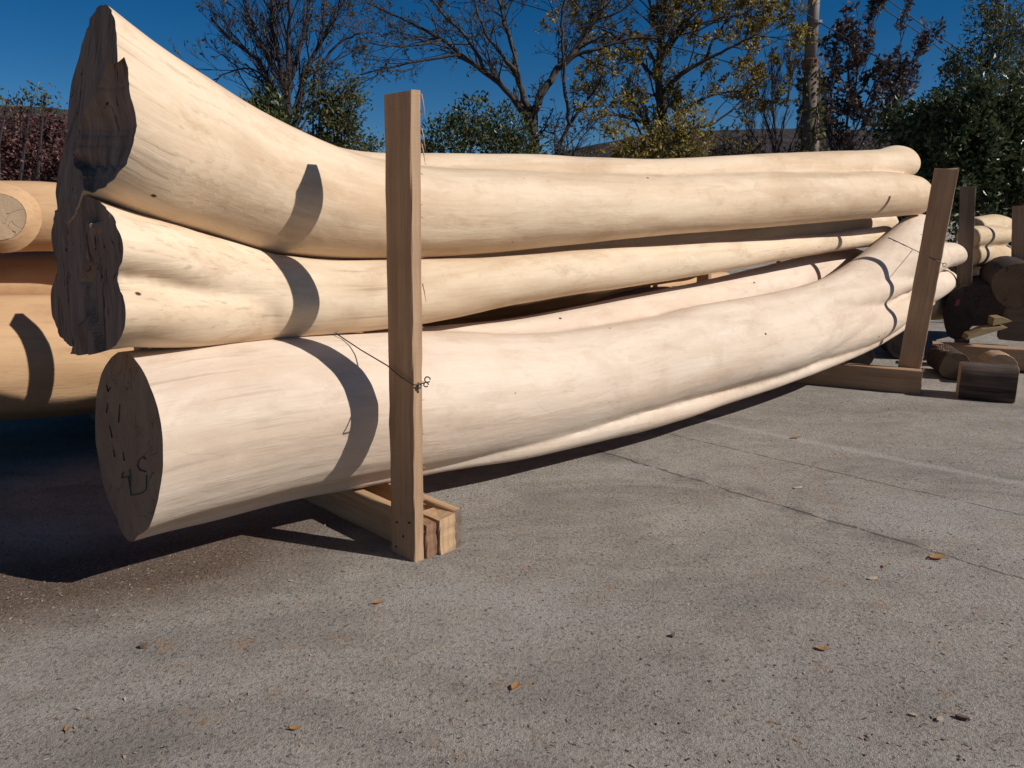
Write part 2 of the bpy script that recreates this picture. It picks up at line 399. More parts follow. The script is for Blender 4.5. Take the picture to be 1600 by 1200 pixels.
def make_log(limbs, mat, label, voxel=.016, cuts=(), smooth=14, rough=.010, base=None, cut_mat=None, cut_label=None, group=None, seed=0.0, domes=None):
    vs, fs, spine = [], [], None
    for i, st in enumerate(limbs):
        d = (domes or {}).get(i, (0.0, .5))
        a, b, s = limb_mesh(st, base, d[0], d[1]); k = len(vs); vs += a; fs += [[x+k for x in f] for f in b]
        if spine is None: spine = s
    o = temp_obj(vs, fs)
    r = o.modifiers.new('r', 'REMESH'); r.mode = 'VOXEL'; r.voxel_size = voxel
    s = o.modifiers.new('s', 'SMOOTH'); s.iterations = smooth; s.factor = .5
    me = evaluated(o); bpy.data.objects.remove(o)
    sp = np.array([list(x) for x in spine]); slen = np.concatenate([[0], np.cumsum(np.linalg.norm(np.diff(sp, axis=0), axis=1))])
    tang = np.gradient(sp, axis=0); tang /= np.linalg.norm(tang, axis=1)[:, None]
    nv = np.array(list(NV))
    def grain_of(me):
        co = np.zeros(len(me.vertices)*3, np.float32); me.vertices.foreach_get('co', co); co = co.reshape(-1, 3)
        g = np.zeros_like(co)
        for a in range(0, len(co), 20000):
            ch = co[a:a+20000]; d = ((ch[:, None, :]-sp[None])**2).sum(2); i = d.argmin(1)
            rel = ch - sp[i]; al = (rel*tang[i]).sum(1); up = np.cross(tang[i], nv[None])
            g[a:a+20000] = np.stack([slen[i]+al, (rel*nv).sum(1), (rel*up).sum(1)], 1)
        return co, g
    co, g = grain_of(me)
    no = np.zeros(len(me.vertices)*3, np.float32); me.vertices.foreach_get('normal', no); no = no.reshape(-1, 3)
    disp = np.array([mnoise.noise(Vector((x[0]*.55+seed, x[1]*3.6, x[2]*3.6)))*rough*1.7 + mnoise.noise(Vector((x[0]*1.1+seed, x[1]*9, x[2]*9)))*rough*.45 + mnoise.noise(Vector((x[0]*3.1, x[1]*7+seed, x[2]*7)))*rough*.30 for x in g])
    co = co + no*disp[:, None]; me.vertices.foreach_set('co', co.ravel()); me.update()
    me.materials.clear(); me.materials.append(DUMMY0); me.materials.append(DUMMY1)
    me.polygons.foreach_set('material_index', [0]*len(me.polygons))
    if cuts:
        o = bpy.data.objects.new('tmp', me); COL.objects.link(o); cos = []
        for c in cuts:
            c.data.materials.append(DUMMY0); c.data.materials.append(DUMMY1)
            c.data.polygons.foreach_set('material_index', [1]*len(c.data.polygons))
            b = o.modifiers.new('b', 'BOOLEAN'); b.operation = 'DIFFERENCE'; b.solver = 'EXACT'; b.object = c; b.material_mode = 'INDEX'; cos.append(c)
        me2 = evaluated(o); bpy.data.objects.remove(o)
        for c in cos: bpy.data.objects.remove(c)
        me = me2
    t = thing('peeled_log', label, 'log', (float(sp[0][0]), float(sp[0][1]), max(0.0, float(sp[0][2])-.4)), group)
    parts = []
    for idx in (0, 1):
        bm = bmesh.new(); bm.from_mesh(me)
        bmesh.ops.delete(bm, geom=[f for f in bm.faces if f.material_index != idx], context='FACES')
        if not bm.faces: bm.free(); parts.append(None); continue
        m2 = bpy.data.meshes.new('trunk' if idx == 0 else 'cut_end'); 
        for f in bm.faces: f.material_index = 0
        bm.to_mesh(m2); bm.free()
        co, g = grain_of(m2)
        if 'grain' in m2.attributes: m2.attributes.remove(m2.attributes['grain'])
        at_ = m2.attributes.new('grain', 'FLOAT_VECTOR', 'POINT'); at_.data.foreach_set('vector', g.astype(np.float32).ravel())
        m2.materials.clear(); m2.materials.append(mat if idx == 0 else cut_mat)
        m2.polygons.foreach_set('use_smooth', [idx == 0]*len(m2.polygons))
        ob = link('trunk' if idx == 0 else 'cut_end', m2, t); parts.append(ob)
        if idx == 1 and cut_label: ob['label'] = cut_label
    return t, parts
def sm(x, a, b):
    x = min(1, max(0, (x-a)/(b-a))); return x*x*(3-2*x)

O = .57
# --- top log: tall torn butt, tapering and fluted toward the far end
pl_top = plane_from(on_plane(158, 12, O), on_plane(183, 190, O-.34), on_plane(88, 280, O+.36), -AX)
def h_top(q, x, y):
    u, v = pix(q)
    return .009*mnoise.noise(Vector((x*14, y*1.5, 1.0))) + .004*mnoise.noise(Vector((x*45, y*3.0, 4.0)))
def torn_pocket():
    """the deeper torn part of the butt: a pocket behind a slanting lip, ended by a standing flake at the back"""
    m = pl_top[1]; e1 = Z.cross(m).normalized()
    if e1.dot(NV) < 0: e1.negate()
    R_ = [(203,84,64),(206,101,58),(207,118,52),(209,150,36),(216,175,25),(219,195,18),(216,225,12),(208,255,7),(197,282,4),(188,305,2),(182,325,0),(172,348,0)]
    vs_ = np.linspace(85, 348, 60); tail = ([0, 85, 118, 160, 200, 235, 252, 262, 290, 330, 345, 352, 430], [150, 150, 140, 134, 132, 132, 134, 150, 148, 147, 150, 156, 160])
    rows = []; oo = O-.30
    for v in vs_:
        u = np.interp(v, [r[1] for r in R_], [r[0] for r in R_]); dv = np.interp(v, [r[1] for r in R_], [r[2] for r in R_])
        u += 1.2*mnoise.noise(Vector((v*.12, 5, 1)))
        Rp = on_plane(u, v, oo); Lp = on_plane(u-38, v+dv, oo) + m*.06
        L = (u - (np.interp(v, *tail) + 2.0*mnoise.noise(Vector((v*.2, 1, 9)))))/172.0
        rows.append((Rp, Lp, L, v))
    vs, fs = [], []; nx = 26
    for (Rp, Lp, L, v) in rows:
        for i in range(nx):
            t = i/(nx-1); p = Rp - e1*.16 + e1*(L+.16)*t
            w = .007*mnoise.noise(Vector((t*11, p.z*1.6, 2))) + .003*mnoise.noise(Vector((t*40, p.z*4, 2)))
            vs.append(p + m*w*(1 if i not in (0,) else 0) + m*(.085*sm(t, .45, 1.0)*(1 - .75*sm(v, 225, 262))))
        for i in range(nx): t = i/(nx-1); vs.append(Lp - e1*.16 + e1*(L+.16)*t)
    K = 2*nx; n = len(rows)
    for j in range(n-1):
        a0, b0 = j*K, (j+1)*K
        for i in range(nx-1):
            fs.append([a0+i, a0+i+1, b0+i+1, b0+i]); fs.append([a0+nx+i, b0+nx+i, b0+nx+i+1, a0+nx+i+1])
        fs.append([a0, b0, b0+nx, a0+nx]); fs.append([a0+nx-1, a0+2*nx-1, b0+2*nx-1, b0+nx-1])
    for a0 in (0, (n-1)*K):
        fs += [[a0+i, a0+nx+i, a0+nx+i+1, a0+i+1] for i in range(nx-1)]
    return temp_obj(vs, fs)
A1 = [(55,-80,90,282,O,.8),(100,-38,128,300,O,.80),(165,12,186,325,O,.82),(230,62,240,345,O+.01,.86),(300,109,300,359,O+.05,.9),(400,171,390,388,O+.10,.95),(470,206,455,398,O+.12,1),(545,236,530,404,O+.12,1),
      (600,250,595,405,O+.12,1),(650,257,648,404,O+.11,1),(800,267,800,391,O+.09,1),(1000,272,1000,371,O+.06,1),(1200,269,1200,354,O+.03,1),(1330,270,1330,343,O,1),(1405,271,1410,337,O,1),(1428,275,1430,335,O,1)]
A3 = [(50,165,45,348,O+.16,1.1),(100,196,90,350,O+.16,1.1),(180,235,186,346,O+.16,1.05),(300,280,300,364,O+.12,1),(400,320,400,386,O+.06,1)]
A2 = [(470,214,480,290,O+.18,1),(545,232,550,300,O+.20,1),(650,238,650,305,O+.21,1),(850,243,850,312,O+.20,1),(1000,248,1000,318,O+.18,1),(1200,240,1200,306,O+.17,1),(1300,235,1300,296,O+.17,1),(1375,232,1378,285,O+.17,1),(1402,227,1406,280,O+.17,1),(1414,233,1417,276,O+.17,1),(1421,245,1422,270,O+.17,1)]
make_log([A1, A2, A3], M['top_log'], 'fluted peeled log topmost on the front stack, its raised end a tall dark torn butt', cuts=[cutter(pl_top, h_top, step=.014), torn_pocket()], cut_mat=M['torn_end'], seed=2.0, smooth=6, voxel=.014, domes={1: (0, .2)})
# --- middle log
pl_mid = plane_from(on_plane(150, 543, O), on_plane(207, 372, O-.34), on_plane(86, 395, O+.38), -AX)
split_v = [250, 320, 345, 352, 400, 440, 490, 560]; split_u = [160, 150, 150, 159, 152, 140, 149, 150]
def h_mid(q, x, y):
    u, v = pix(q)
    h = .010*mnoise.noise(Vector((x*14+7, y*1.6, 1.0))) + .006*mnoise.noise(Vector((x*50, y*3.5, 9.0)))
    su = np.interp(v, split_v, split_u) + 3*mnoise.noise(Vector((v*.05, 2, 2)))
    h += .030*sm(su-u, -3, 3)
    if v > 480: h += .030*sm((v-488)*.24 - abs(u-151), -2, 2)
    return h
C0 = [(420,396,415,531,O+.05,1),(520,406,520,522,O+.06,1),(600,406,600,514,O+.06,1),(650,405,650,508,O+.06,1),(800,400,800,479,O+.06,1),(900,391,900,463,O+.06,1),(1000,383,1000,447,O+.08,1),(1100,376,1100,429,O+.10,1),(1200,371,1200,409,O+.13,1),(1300,364,1300,392,O+.16,1),(1385,352,1386,383,O+.18,1)]
C1 = [(60,290,58,450,O+.02,1.85),(120,304,118,450,O+.02,1.85),(192,327,190,455,O+.02,1.8),(250,343,248,462,O,1.6),(300,361,300,475,O,1.35),(360,378,360,485,O+.03,1.2),(430,398,430,497,O+.05,1.1),(520,406,520,500,O+.06,1),(620,408,620,505,O+.06,1)]
C2 = [(60,405,50,570,O+.03,1.8),(120,405,112,560,O+.03,1.8),(190,408,180,543,O+.03,1.85),(245,420,243,544,O,1.5),(300,428,298,543,O,1.3),(360,430,358,538,O+.03,1.2),(430,432,425,531,O+.05,1.1),(520,434,520,522,O+.06,1),(620,420,620,510,O+.06,1)]
make_log([C0, C1, C2], M['mid_log'], 'slender peeled log lying between the topmost and the bottom log of the front stack', cuts=[cutter(pl_mid, h_mid, step=.012)], cut_mat=M['torn_end'], seed=12.0, smooth=7, voxel=.013, domes={0: (1.1, .12)})
# --- bottom log
pl_low = plane_from(on_plane(196, 556, O), on_plane(255, 742, O-.35), on_plane(147, 645, O+.36), -AX)
def h_low(q, x, y): return .003*mnoise.noise(Vector((x*9, y*9, 3.0))) + .002*mnoise.noise(Vector((x*5, y*60, 3.0)))
D1 = [(110,547,135,858,O,1),(185,544,220,828,O,1),(300,529,325,797,O,1),(440,519,465,763,O,1),(600,514,618,735,O,1),(700,515,718,717,O,1),(825,520,840,689,O-.01,1),(925,511,940,659,O-.03,1),(1050,490,1070,624,O-.05,1),(1200,468,1220,583,O-.08,1),(1275,460,1294,545,O-.09,1),(1340,456,1354,513,O-.08,1),(1390,455,1398,490,O-.06,1)]
DA = [(1200,470,1212,540,O-.10,1),(1290,447,1300,505,O-.12,1),(1360,432,1368,478,O-.13,1),(1412,424,1417,454,O-.13,1),(1424,427,1427,452,O-.13,1)]
DB = [(1200,500,1220,580,O-.10,1),(1290,490,1302,556,O-.12,1),(1360,470,1372,526,O-.12,1),(1404,461,1412,499,O-.11,1),(1418,460,1424,490,O-.11,1)]
D2 = [(440,540,450,640,O+.10,1),(600,516,605,620,O+.14,1),(700,508,705,600,O+.16,1),(800,499,805,590,O+.17,1),(900,481,905,575,O+.18,1),(1000,460,1005,545,O+.21,1),(1100,439,1105,515,O+.27,1),(1200,416,1205,485,O+.34,1),(1280,397,1284,455,O+.38,1),(1335,388,1340,440,O+.40,1)]
D3 = [(110,800,130,868,O+.0,1.5),(225,780,232,837,O+.0,1.5),(330,760,340,810,O,1.4),(450,742,465,777,O-.02,1.35),(560,722,572,757,O-.04,1.4),(662,704,670,739,O-.06,1.4),(800,671,808,716,O-.07,1.4),(925,644,932,688,O-.09,1.4),(1050,613,1058,656,O-.11,1.4),(1110,600,1118,635,O-.12,1.4),(1200,574,1208,606,O-.14,1.4),(1300,544,1308,568,O-.15,1.3),(1365,519,1375,533,O-.12,1.3),(1402,499,1409,513,O-.10,1.2)]
DU = [(1000,507,1010,590,O-.02,1),(1050,488,1062,565,O-.03,1),(1200,457,1215,535,O-.06,.9),(1275,438,1297,506,O-.06,.75),(1345,402,1374,466,O-.05,.65),(1398,362,1430,434,O-.03,.65),(1430,334,1452,406,O,.6),(1438,332,1456,400,O+.02,.55)]
DV = [(1300,435,1318,500,O,1),(1400,385,1420,448,O+.03,1),(1460,380,1470,420,O+.06,1),(1488,381,1493,414,O+.06,1)]
DC = [(1300,440,1310,520,O,1),(1400,424,1408,492,O+.12,1),(1455,418,1460,466,O+.15,1),(1478,421,1481,452,O+.15,1)]
low, low_parts = make_log([D1, D2, D3, DU, DV, DC, DA, DB], M['low_log'], 'thick pinkish peeled log, lowest of the front stack, sawn butt marked in green', cuts=[cutter(pl_low, h_low, step=.04)], cut_mat=M['saw_end'], seed=30.0, smooth=7, voxel=.014, domes={2: (0, .6), 3: (0, .2), 4: (0, .5), 5: (0, .4)})
# marks on the sawn butt
def on_butt(u, v, lift=.002):
    r = ray(u, v); p, m = pl_low; t = (p-CAM).dot(m)/r.dot(m); return CAM + r*t + m*(.0035+lift)
marks = {'five': [[(229,717),(224,714),(218,719),(216,727),(220,735),(229,737)], [(230,742),(230,764),(222,771),(206,774),(202,745)]],
         'four': [[(194,737),(191,747),(203,744)], [(204,733),(205,760)]]}
for nm, strokes in marks.items():
    mb = MB()
    for s_ in strokes: mb.tube([on_butt(q[0], q[1], -.0005) for q in s_], .0022, 5)
    if low_parts[1]: mb.build('painted_number', M['paint_mark'], low_parts[1])
for s_ in [[(167,601),(170,612),(173,605)], [(169,630),(167,645)], [(172,664),(176,684)], [(178,702),(180,714)], [(188,632),(186,660)], [(193,706),(195,720)]]:
    mb = MB(); mb.tube([on_butt(u, v, -.0012) for (u, v) in s_], [.0016, .0026, .0012][:len(s_)], 4)
    if low_parts[1]: mb.build('chisel_mark', M['nail'], low_parts[1])

# ------------------------------------------------------------------ logs of the stack behind
E1 = [(560,360,560,440,O+.55,1),(700,362,700,432,O+.55,1),(850,352,850,416,O+.52,1),(1000,338,1000,400,O+.50,1),(1200,328,1200,386,O+.48,1),(1330,326,1330,374,O+.46,1),(1384,328,1384,368,O+.46,1)]
e_log, _ = make_log([E1], M['mid_log'], 'shaded peeled log in the second row, squeezed under the fluted top log', voxel=.02, seed=35.0, smooth=6, domes={0: (0, .04)})
OB = 2.7
B_up = [(-420,250,-420,395,OB,1),(-150,270,-150,398,OB,1),(0,278,0,393,OB,1),(60,278,60,392,OB,1),(100,281,100,394,OB,1),(300,292,300,420,OB-.05,1),(600,300,600,500,OB-.2,1),(700,302,700,501,OB-.25,1),(800,306,800,492,OB-.25,1),(900,316,900,474,OB-.25,1),(960,322,960,457,OB-.25,1),(1000,330,1000,449,OB-.22,1),(1068,338,1068,440,OB-.2,1)]
up, up_parts = make_log([B_up], M['back_log'], 'orange peeled log on top of the rear stack with a grey round branch scar', voxel=.03, seed=41.0, rough=.014)
B_low = [(-420,455,-420,680,OB,1),(-150,460,-150,672,OB,1),(0,461,0,658,OB,1),(100,461,100,652,OB,1),(300,463,300,630,OB,1),(700,480,700,570,OB,1),(900,466,900,540,OB,1),(1000,450,1000,520,OB,1),(1065,446,1065,505,OB,1)]
make_log([B_low], M['back_log'], 'orange peeled log at the bottom of the rear stack crossed by a stake shadow', voxel=.03, seed=47.0, rough=.014)
B_mid = [(-420,390,-420,490,OB+.35,1),(0,388,0,490,OB+.35,1),(100,388,100,488,OB+.35,1),(300,392,300,485,OB+.35,1),(500,400,500,490,OB+.35,1),(800,415,800,462,OB+.3,1),(1000,430,1000,466,OB+.3,1),(1135,423,1135,448,OB+.3,1)]
make_log([B_mid], M['back_log'], 'thin orange peeled log squeezed between the two big logs of the rear stack', voxel=.03, seed=53.0, rough=.010)
B_sunblock = [(-420,500,-420,655,OB+.62,1),(0,505,0,632,OB+.62,1),(300,495,300,605,OB+.62,1),(900,470,900,545,OB+.62,1)]  # extra log, added to block sun slipping under the rear stack
make_log([B_sunblock], M['back_log'], 'shaded peeled log on the ground in the second row of the rear stack', voxel=.035, seed=57.0, rough=.010)
# the grey branch scar on the upper rear log: a sawn-off branch stub
sc_c = on_plane(-6, 337, OB-.215); sc_d = Vector((.50, -.86, .05)).normalized()
sx = sc_d.cross(Z).normalized(); sy = sx.cross(sc_d)
mb = MB(); n = 28; prof = [(.20, -.06), (.155, -.012), (.138, .006), (.132, .010)]; vs = []; gs = []
for (R_, h_) in prof:
    for i in range(n):
        a_ = 2*math.pi*i/n; k_ = 1 + .06*math.sin(2*a_+1) + .04*math.sin(3*a_)
        vs.append(sc_c + sc_d*h_ + sx*(math.cos(a_)*R_*k_) + sy*(math.sin(a_)*R_*k_)); gs.append((math.cos(a_)*R_, h_, math.sin(a_)*R_))
mb.add(vs, [[j*n+i, j*n+(i+1) % n, (j+1)*n+(i+1) % n, (j+1)*n+i] for j in range(3) for i in range(n)], gs)
stub = mb.build('branch_stub', M['back_log'], up, smooth=True, fixn=True)
mb = MB(); mb.add([sc_c + sc_d*.013] + [sc_c + (p-sc_c)*.985 + sc_d*.004 for p in vs[-n:]], [[0, 1+i, 1+(i+1) % n] for i in range(n)])
M['scar'] = end_wood('grey_branch_scar', (.46, .32, .20), (.33, .22, .14), (.06, .04, .03), False, 25.0, .5)
mb.build('branch_scar', M['scar'], stub, fixn=True)

# ------------------------------------------------------------------ supports of the front stack
def splinters(mb, a, b, out, n, size):
    for _ in range(n):
        t = random.random(); p = a.lerp(b, t)
        d = (out + Vector((random.uniform(-.4, .4), random.uniform(-.4, .4), random.uniform(-.8, .8)))).normalized()
        q = p + d*random.uniform(.3, 1)*size
        mb.tube([p - d*.004, p.lerp(q, .5) + Vector((0, 0, random.uniform(-.2, .2)*size)), q], [.0016, .0012, .0004], 3)
# front support direction: measured along the foot of its near plank
S_dir = (ground_at(475, 787) - ground_at(609, 853)); S_dir.z = 0; S_dir.normalize()
S_rgt = Vector((-S_dir.y, S_dir.x, 0)); 
if S_rgt.dot(AX) < 0: S_rgt.negate()
BH = .165
t = thing('timber_cradle', 'pale twin-plank timber cradle under the near end of the front stack', 'support beam', P0 + S_rgt*.06)
mb = MB(); mb.plank(P0 + S_rgt*.052 + S_dir*.135, S_rgt*.048, Z*BH, S_dir*1.62, 14, .0008); mb.build('plank', M['beam'], t)
mb = MB(); mb.plank(P0 + S_rgt*.207 - S_dir*.012, S_rgt*.042, Z*(BH+.006), S_dir*1.75, 14, .0008); mb.m[-2] = 1; mb.build('plank', [M['beam'], M['old_stake']], t)
mb = MB(); mb.plank(P0 + S_rgt*.055 - S_dir*.010 + Z*.002, S_rgt*.060, S_dir*.12, Z*.146, 6, .002, end_rough=.005)
mb.build('spacer_block', M['red_block'], t)['label'] = 'cracked reddish spacer block'
mb = MB(); mb.plank(P0 + S_rgt*.117 - S_dir*.022 + Z*.002, S_rgt*.088, S_dir*.14, Z*.153, 6, .0018, end_rough=.004)
mb.build('spacer_block', M['beam'], t)
mb = MB(); mb.plank(P0 + S_rgt*.102 + S_dir*1.5, S_rgt*.10, S_dir*.13, Z*.150, 3, .001); mb.build('spacer_block', M['block'], t)

def solve_top(base, u, v):
    """the upright point over base's line of sight plane nearest pixel row v"""
    r = ray(u, v); n = Vector((base.x, base.y, 0)).normalized()
    return CAM + r*((base-CAM).dot(n)/r.dot(n))
def stake(name, base, wdir, W, tdir, T, top, mat, label, group, rough=.0012):
    e = thing(name, label, 'stake', base, group)
    ez = top - base; mb = MB(); mb.plank(base, tdir*T, wdir*W, ez, 26, rough, bevel=.003, end_rough=.003)
    return e, mb
G_ST = 'upright timber stakes holding the log stacks'
front_top = solve_top(P0, 641, 140)
e, mb = stake('timber_stake', P0, S_dir, .160, S_rgt, .048, front_top, M['stake'], 'tall brown sawn stake nailed to the near cradle, in front of the whole stack', G_ST)
ez = front_top - P0; board = mb.build('board', M['stake'], e)
mb = MB()
splinters(mb, P0+ez*.05+S_rgt*.05, P0+ez*.30+S_rgt*.05, S_rgt - S_dir*.3, 16, .010)
splinters(mb, P0+ez*.30+S_rgt*.05, P0+ez*.98+S_rgt*.05, S_rgt - S_dir*.3, 12, .010)
for tt in (.995, .93, .90, .62):
    p = P0+ez*tt+S_rgt*.051; mb.tube([p, p+Vector((.006, 0, -.03)), p+Vector((.012, 0, -.075))], [.003, .0022, .0006], 4)
tag(mb.build('splinters', M['beam'], e), kind='stuff')
for (u, v) in [(620, 816), (639, 817), (630, 838), (619, 854)]:
    p = P0; r = ray(u, v); q = CAM + r*((p-CAM).dot(S_rgt)/r.dot(S_rgt))
    mb = MB(); mb.tube([q + S_rgt*.002, q - S_rgt*.002], .0045, 8); mb.build('nail', M['nail'], e)

# far support
F_dir = (ground_at(1258, 600) - ground_at(1436, 617)); F_dir.z = 0; F_dir.normalize()
F_rgt = Vector((-F_dir.y, F_dir.x, 0))
if F_rgt.dot(AX) < 0: F_rgt.negate()
PB = ground_at(1436, 617); FH = (at(1447, 580, ground_at(1447, 617).y)).z
t = thing('timber_beam', 'single brown timber beam with a splintered end under the far end of the front stack', 'support beam', PB)
mb = MB(); mb.plank(PB, F_rgt*.11, Z*FH, F_dir*1.9, 14, .0012, end_rough=.008); mb.build('beam', M['stake'], t)
mb = MB(); splinters(mb, PB + F_rgt*.02 + Z*.02, PB + F_rgt*.10 + Z*FH, -F_dir + F_rgt*.4, 40, .03); tag(mb.build('splinters', M['beam'], t), kind='stuff')
P2 = PB + F_rgt*.112 + Z*.012 + F_dir*.02
far_top = solve_top(P2, 1499, 263)
e, mb = stake('timber_stake', P2, F_dir, .165, F_rgt, .03, far_top, M['stake'], 'leaning brown stake with a sunlit edge at the far end of the front stack', G_ST)
mb.build('board', M['stake'], e)
mb = MB(); ez2 = far_top - P2
splinters(mb, P2+ez2*.02+F_rgt*.03, P2+ez2*.35+F_rgt*.03, F_rgt, 30, .04); tag(mb.build('splinters', M['beam'], e), kind='stuff')

# ------------------------------------------------------------------ tie wires
def wire_thing(label, base, polys, rad):
    e = thing('tie_wire', label, 'wire', base)
    mb = MB()
    for p in polys: mb.tube(p, rad, 5)
    mb.build('strand', M['wire'], e, smooth=True); return e
w0 = on_plane(525, 521, O-.02); wz = 597
pf = P0 + S_rgt*.052                                   # sunlit narrow face of the stake
def on_stake_face(u, v, lift=.003):
    r = ray(u, v); q = CAM + r*((P0-CAM).dot(S_rgt)/r.dot(S_rgt)); return q - S_rgt*lift
a_ = on_stake_face(606, 571); b_ = on_stake_face(626, 588); c_ = on_stake_face(647, 601)
corner = c_ + S_rgt*.004 - S_dir*.004
knot = corner + S_rgt*.048
twist = [[w0, w0.lerp(a_, .5) + Vector((0, 0, -.004)), a_, b_, c_, corner, knot]]
loops = []
for (r_, off) in ((.011, Vector((.012, -.004, .014))), (.009, Vector((.006, -.004, -.006))), (.008, Vector((-.02, -.004, -.012)))):
    loops.append([knot + off + Vector((math.cos(x)*r_, -.002*math.sin(2*x), math.sin(x)*r_)) for x in np.linspace(0, 5.6, 12)])
wire_thing('twisted wire tying the bottom log to the tall near stake', knot, twist + loops, .0028)
from mathutils.bvhtree import BVHTree
bpy.context.view_layer.update()
_lm = low_parts[0]; _lv = [_lm.matrix_world @ v.co for v in _lm.data.vertices]
bvh_low = BVHTree.FromPolygons(_lv, [list(p.vertices) for p in _lm.data.polygons])
def on_low(u, v, lift=.005):
    h = bvh_low.ray_cast(CAM, ray(u, v).normalized())
    return h[0] + h[1]*lift if h[0] is not None else on_plane(u, v, O)
v0s = [on_low(1388, 372), on_low(1399, 377), on_low(1412, 383), on_low(1426, 390)]
def on_far(u, v):
    r = ray(u, v); return CAM + r*((P2-CAM).dot(F_rgt)/r.dot(F_rgt)) - F_rgt*.004
v2 = on_far(1452, 402); v3 = on_far(1474, 412); v4 = v3 + F_rgt*.036
kl = [v4 + Vector((math.cos(x)*.014+.008, -.005, math.sin(x)*.014-.01)) for x in np.linspace(0, 5.8, 10)]
wire_thing('thin wire tying the bottom log to the leaning far stake', v4, [v0s + [v2, v3, v4], kl], .003)

# ------------------------------------------------------------------ rear stack: stakes and bearers
B0 = on_plane(95, 600, OB-.33)
def rear_support(u, label_b):
    c = on_plane(u, 560, OB); c.z = 0
    e = thing('timber_beam', label_b, 'support beam', c - NV*.85)
    mb = MB(); mb.plank(c - NV*.85, AX*.14, Z*.22, NV*1.8, 4, .001); mb.build('beam', M['old_stake'], e)
    return c
rear_support(165, 'dark bearer under the near end of the rear stack')
c_ = rear_support(1075, 'bearer under the far end of the rear stack')
b_ = Vector((-1.94, 3.915, 0)) - NV*.065
e, mb = stake('timber_stake', b_, NV, .13, AX, .045, b_ + Z*1.43, M['stake'], 'short stake standing between the front butts and the orange rear stack', G_ST)
mb.build('board', M['stake'], e)
b_ = at(1100, 560, 8.0); b_.z = 0
e, mb = stake('timber_stake', b_, NV, .15, AX, .05, b_ + Z*1.0, M['stake'], 'brown stake of the rear stack glimpsed through the slit above the bottom log', G_ST)
mb.build('board', M['stake'], e)

# ------------------------------------------------------------------ right background: another stack, cut rounds, offcuts
base_r = at(1550, 400, 9.0); base_r.z = 0
R1 = [(1520,340,1520,380,.05,1),(1535,338,1536,378,.05,1),(1556,335,1557,372,.05,1),(1570,338,1571,368,.05,1)]
R1b = [(1512,352,1512,388,-.12,1),(1545,352,1546,384,-.12,1),(1570,354,1571,380,-.12,1),(1576,357,1577,376,-.12,1)]
R1c = [(1512,378,1512,416,-.08,1),(1545,380,1546,415,-.08,1),(1566,383,1567,410,-.08,1),(1574,388,1575,404,-.08,1)]
make_log([R1, R1b, R1c], M['far_log'], 'buff fluted peeled log on top of the distant stack at the right edge', voxel=.018, base=base_r, seed=61.0, smooth=3, rough=.006)
R2 = [(1400,416,1400,456,0.12,1),(1500,416,1500,448,.12,1),(1548,418,1549,442,.12,1),(1556,420,1557,439,.12,1)]
R3 = [(1400,440,1400,500,-.05,1),(1500,443,1500,500,-.05,1),(1556,446,1557,490,-.05,1)]
make_log([R2], M['far_log'], 'shaded peeled log under the buff fluted one in the distant stack', voxel=.022, base=base_r, seed=67.0, smooth=5)
make_log([R3], M['far_log'], 'lowest peeled log of the distant stack, mostly behind the black log end', voxel=.022, base=base_r, seed=71.0, smooth=5)
def px_stake(u0, u1, vtop, vbot, Y, tilt, mat, label, thick=.035):
    a = at(u0, vbot, Y); b = at(u1, vbot, Y); W = (b-a).length; a.z = max(a.z, 0)
    d = (F_dir*1.0).normalized(); wd = -d
    Wt = W / max(.2, abs(wd.x))
    e, mb = stake('timber_stake', a - wd*0, wd, Wt, F_rgt, thick, a + (at(u0+tilt, vtop, Y) - at(u0, vbot, Y)), mat, label, G_ST)
    mb.build('board', mat, e)
px_stake(1490, 1508, 294, 560, 7.6, 10, M['old_stake'], 'dark grey stake just right of the leaning brown stake')
px_stake(1578, 1602, 322, 520, 8.3, 4, M['stake'], 'reddish brown stake at the right edge of the photo')

def round_log(axis_pt, axis_dir, length, outline, end_mat, bark_mat, label, group=None, cat='log', name='cut_log', taper=1.0):
    """short log: outline = list of (x, y) about the axis, end faces saw-cut"""
    d = Vector(axis_dir).normalized(); x = d.cross(Z).normalized(); y = x.cross(d)
    e = thing(name, label, cat, axis_pt, group); n = len(outline); mb = MB(); vs = []; gs = []; m = 9
    for i in range(m):
        s_ = i/(m-1); kk = 1 + (taper-1)*s_
        for j, (a, b) in enumerate(outline):
            w = 1 + .05*mnoise.noise(Vector((s_*3, a*9, b*9+axis_pt.x)))*(1 if 0 < i < m-1 else .3)
            vs.append(axis_pt + d*(s_*length) + x*(a*kk*w) + y*(b*kk*w)); gs.append((s_*length, a, b))
    mb.add(vs, [[i*n+k, i*n+(k+1) % n, (i+1)*n+(k+1) % n, (i+1)*n+k] for i in range(m-1) for k in range(n)], gs)
    mb.build('bark_side', bark_mat, e, smooth=True, fixn=True)
    for i, sg in ((0, -1), (m-1, 1)):
        eb = MB(); ring = vs[i*n:(i+1)*n]; c = sum(ring, Vector())/n + d*sg*.004
        rr = [c] + [c + (p-c)*.985 + d*sg*.003 for p in ring] + list(ring)
        fs = [[0, 1+k, 1+(k+1) % n] for k in range(n)] + [[1+k, n+1+k, n+1+(k+1) % n, 1+(k+1) % n] for k in range(n)]
        eb.add(rr, fs); eb.build('cut_end', end_mat, e, fixn=True)
    return e
def blob_outline(pxs, c, Y):
    s = Y/F_PX; return [((u-c[0])*s, -(v-c[1])*s) for (u, v) in pxs]
M['dark_end'] = end_wood('black_weathered_end', (.060, .048, .042), (.030, .023, .022), (.008, .006, .006), False, 11)
M['brown_end'] = end_wood('brown_sawn_end', (.17, .115, .075), (.12, .08, .05), (.02, .013, .01), False, 15)
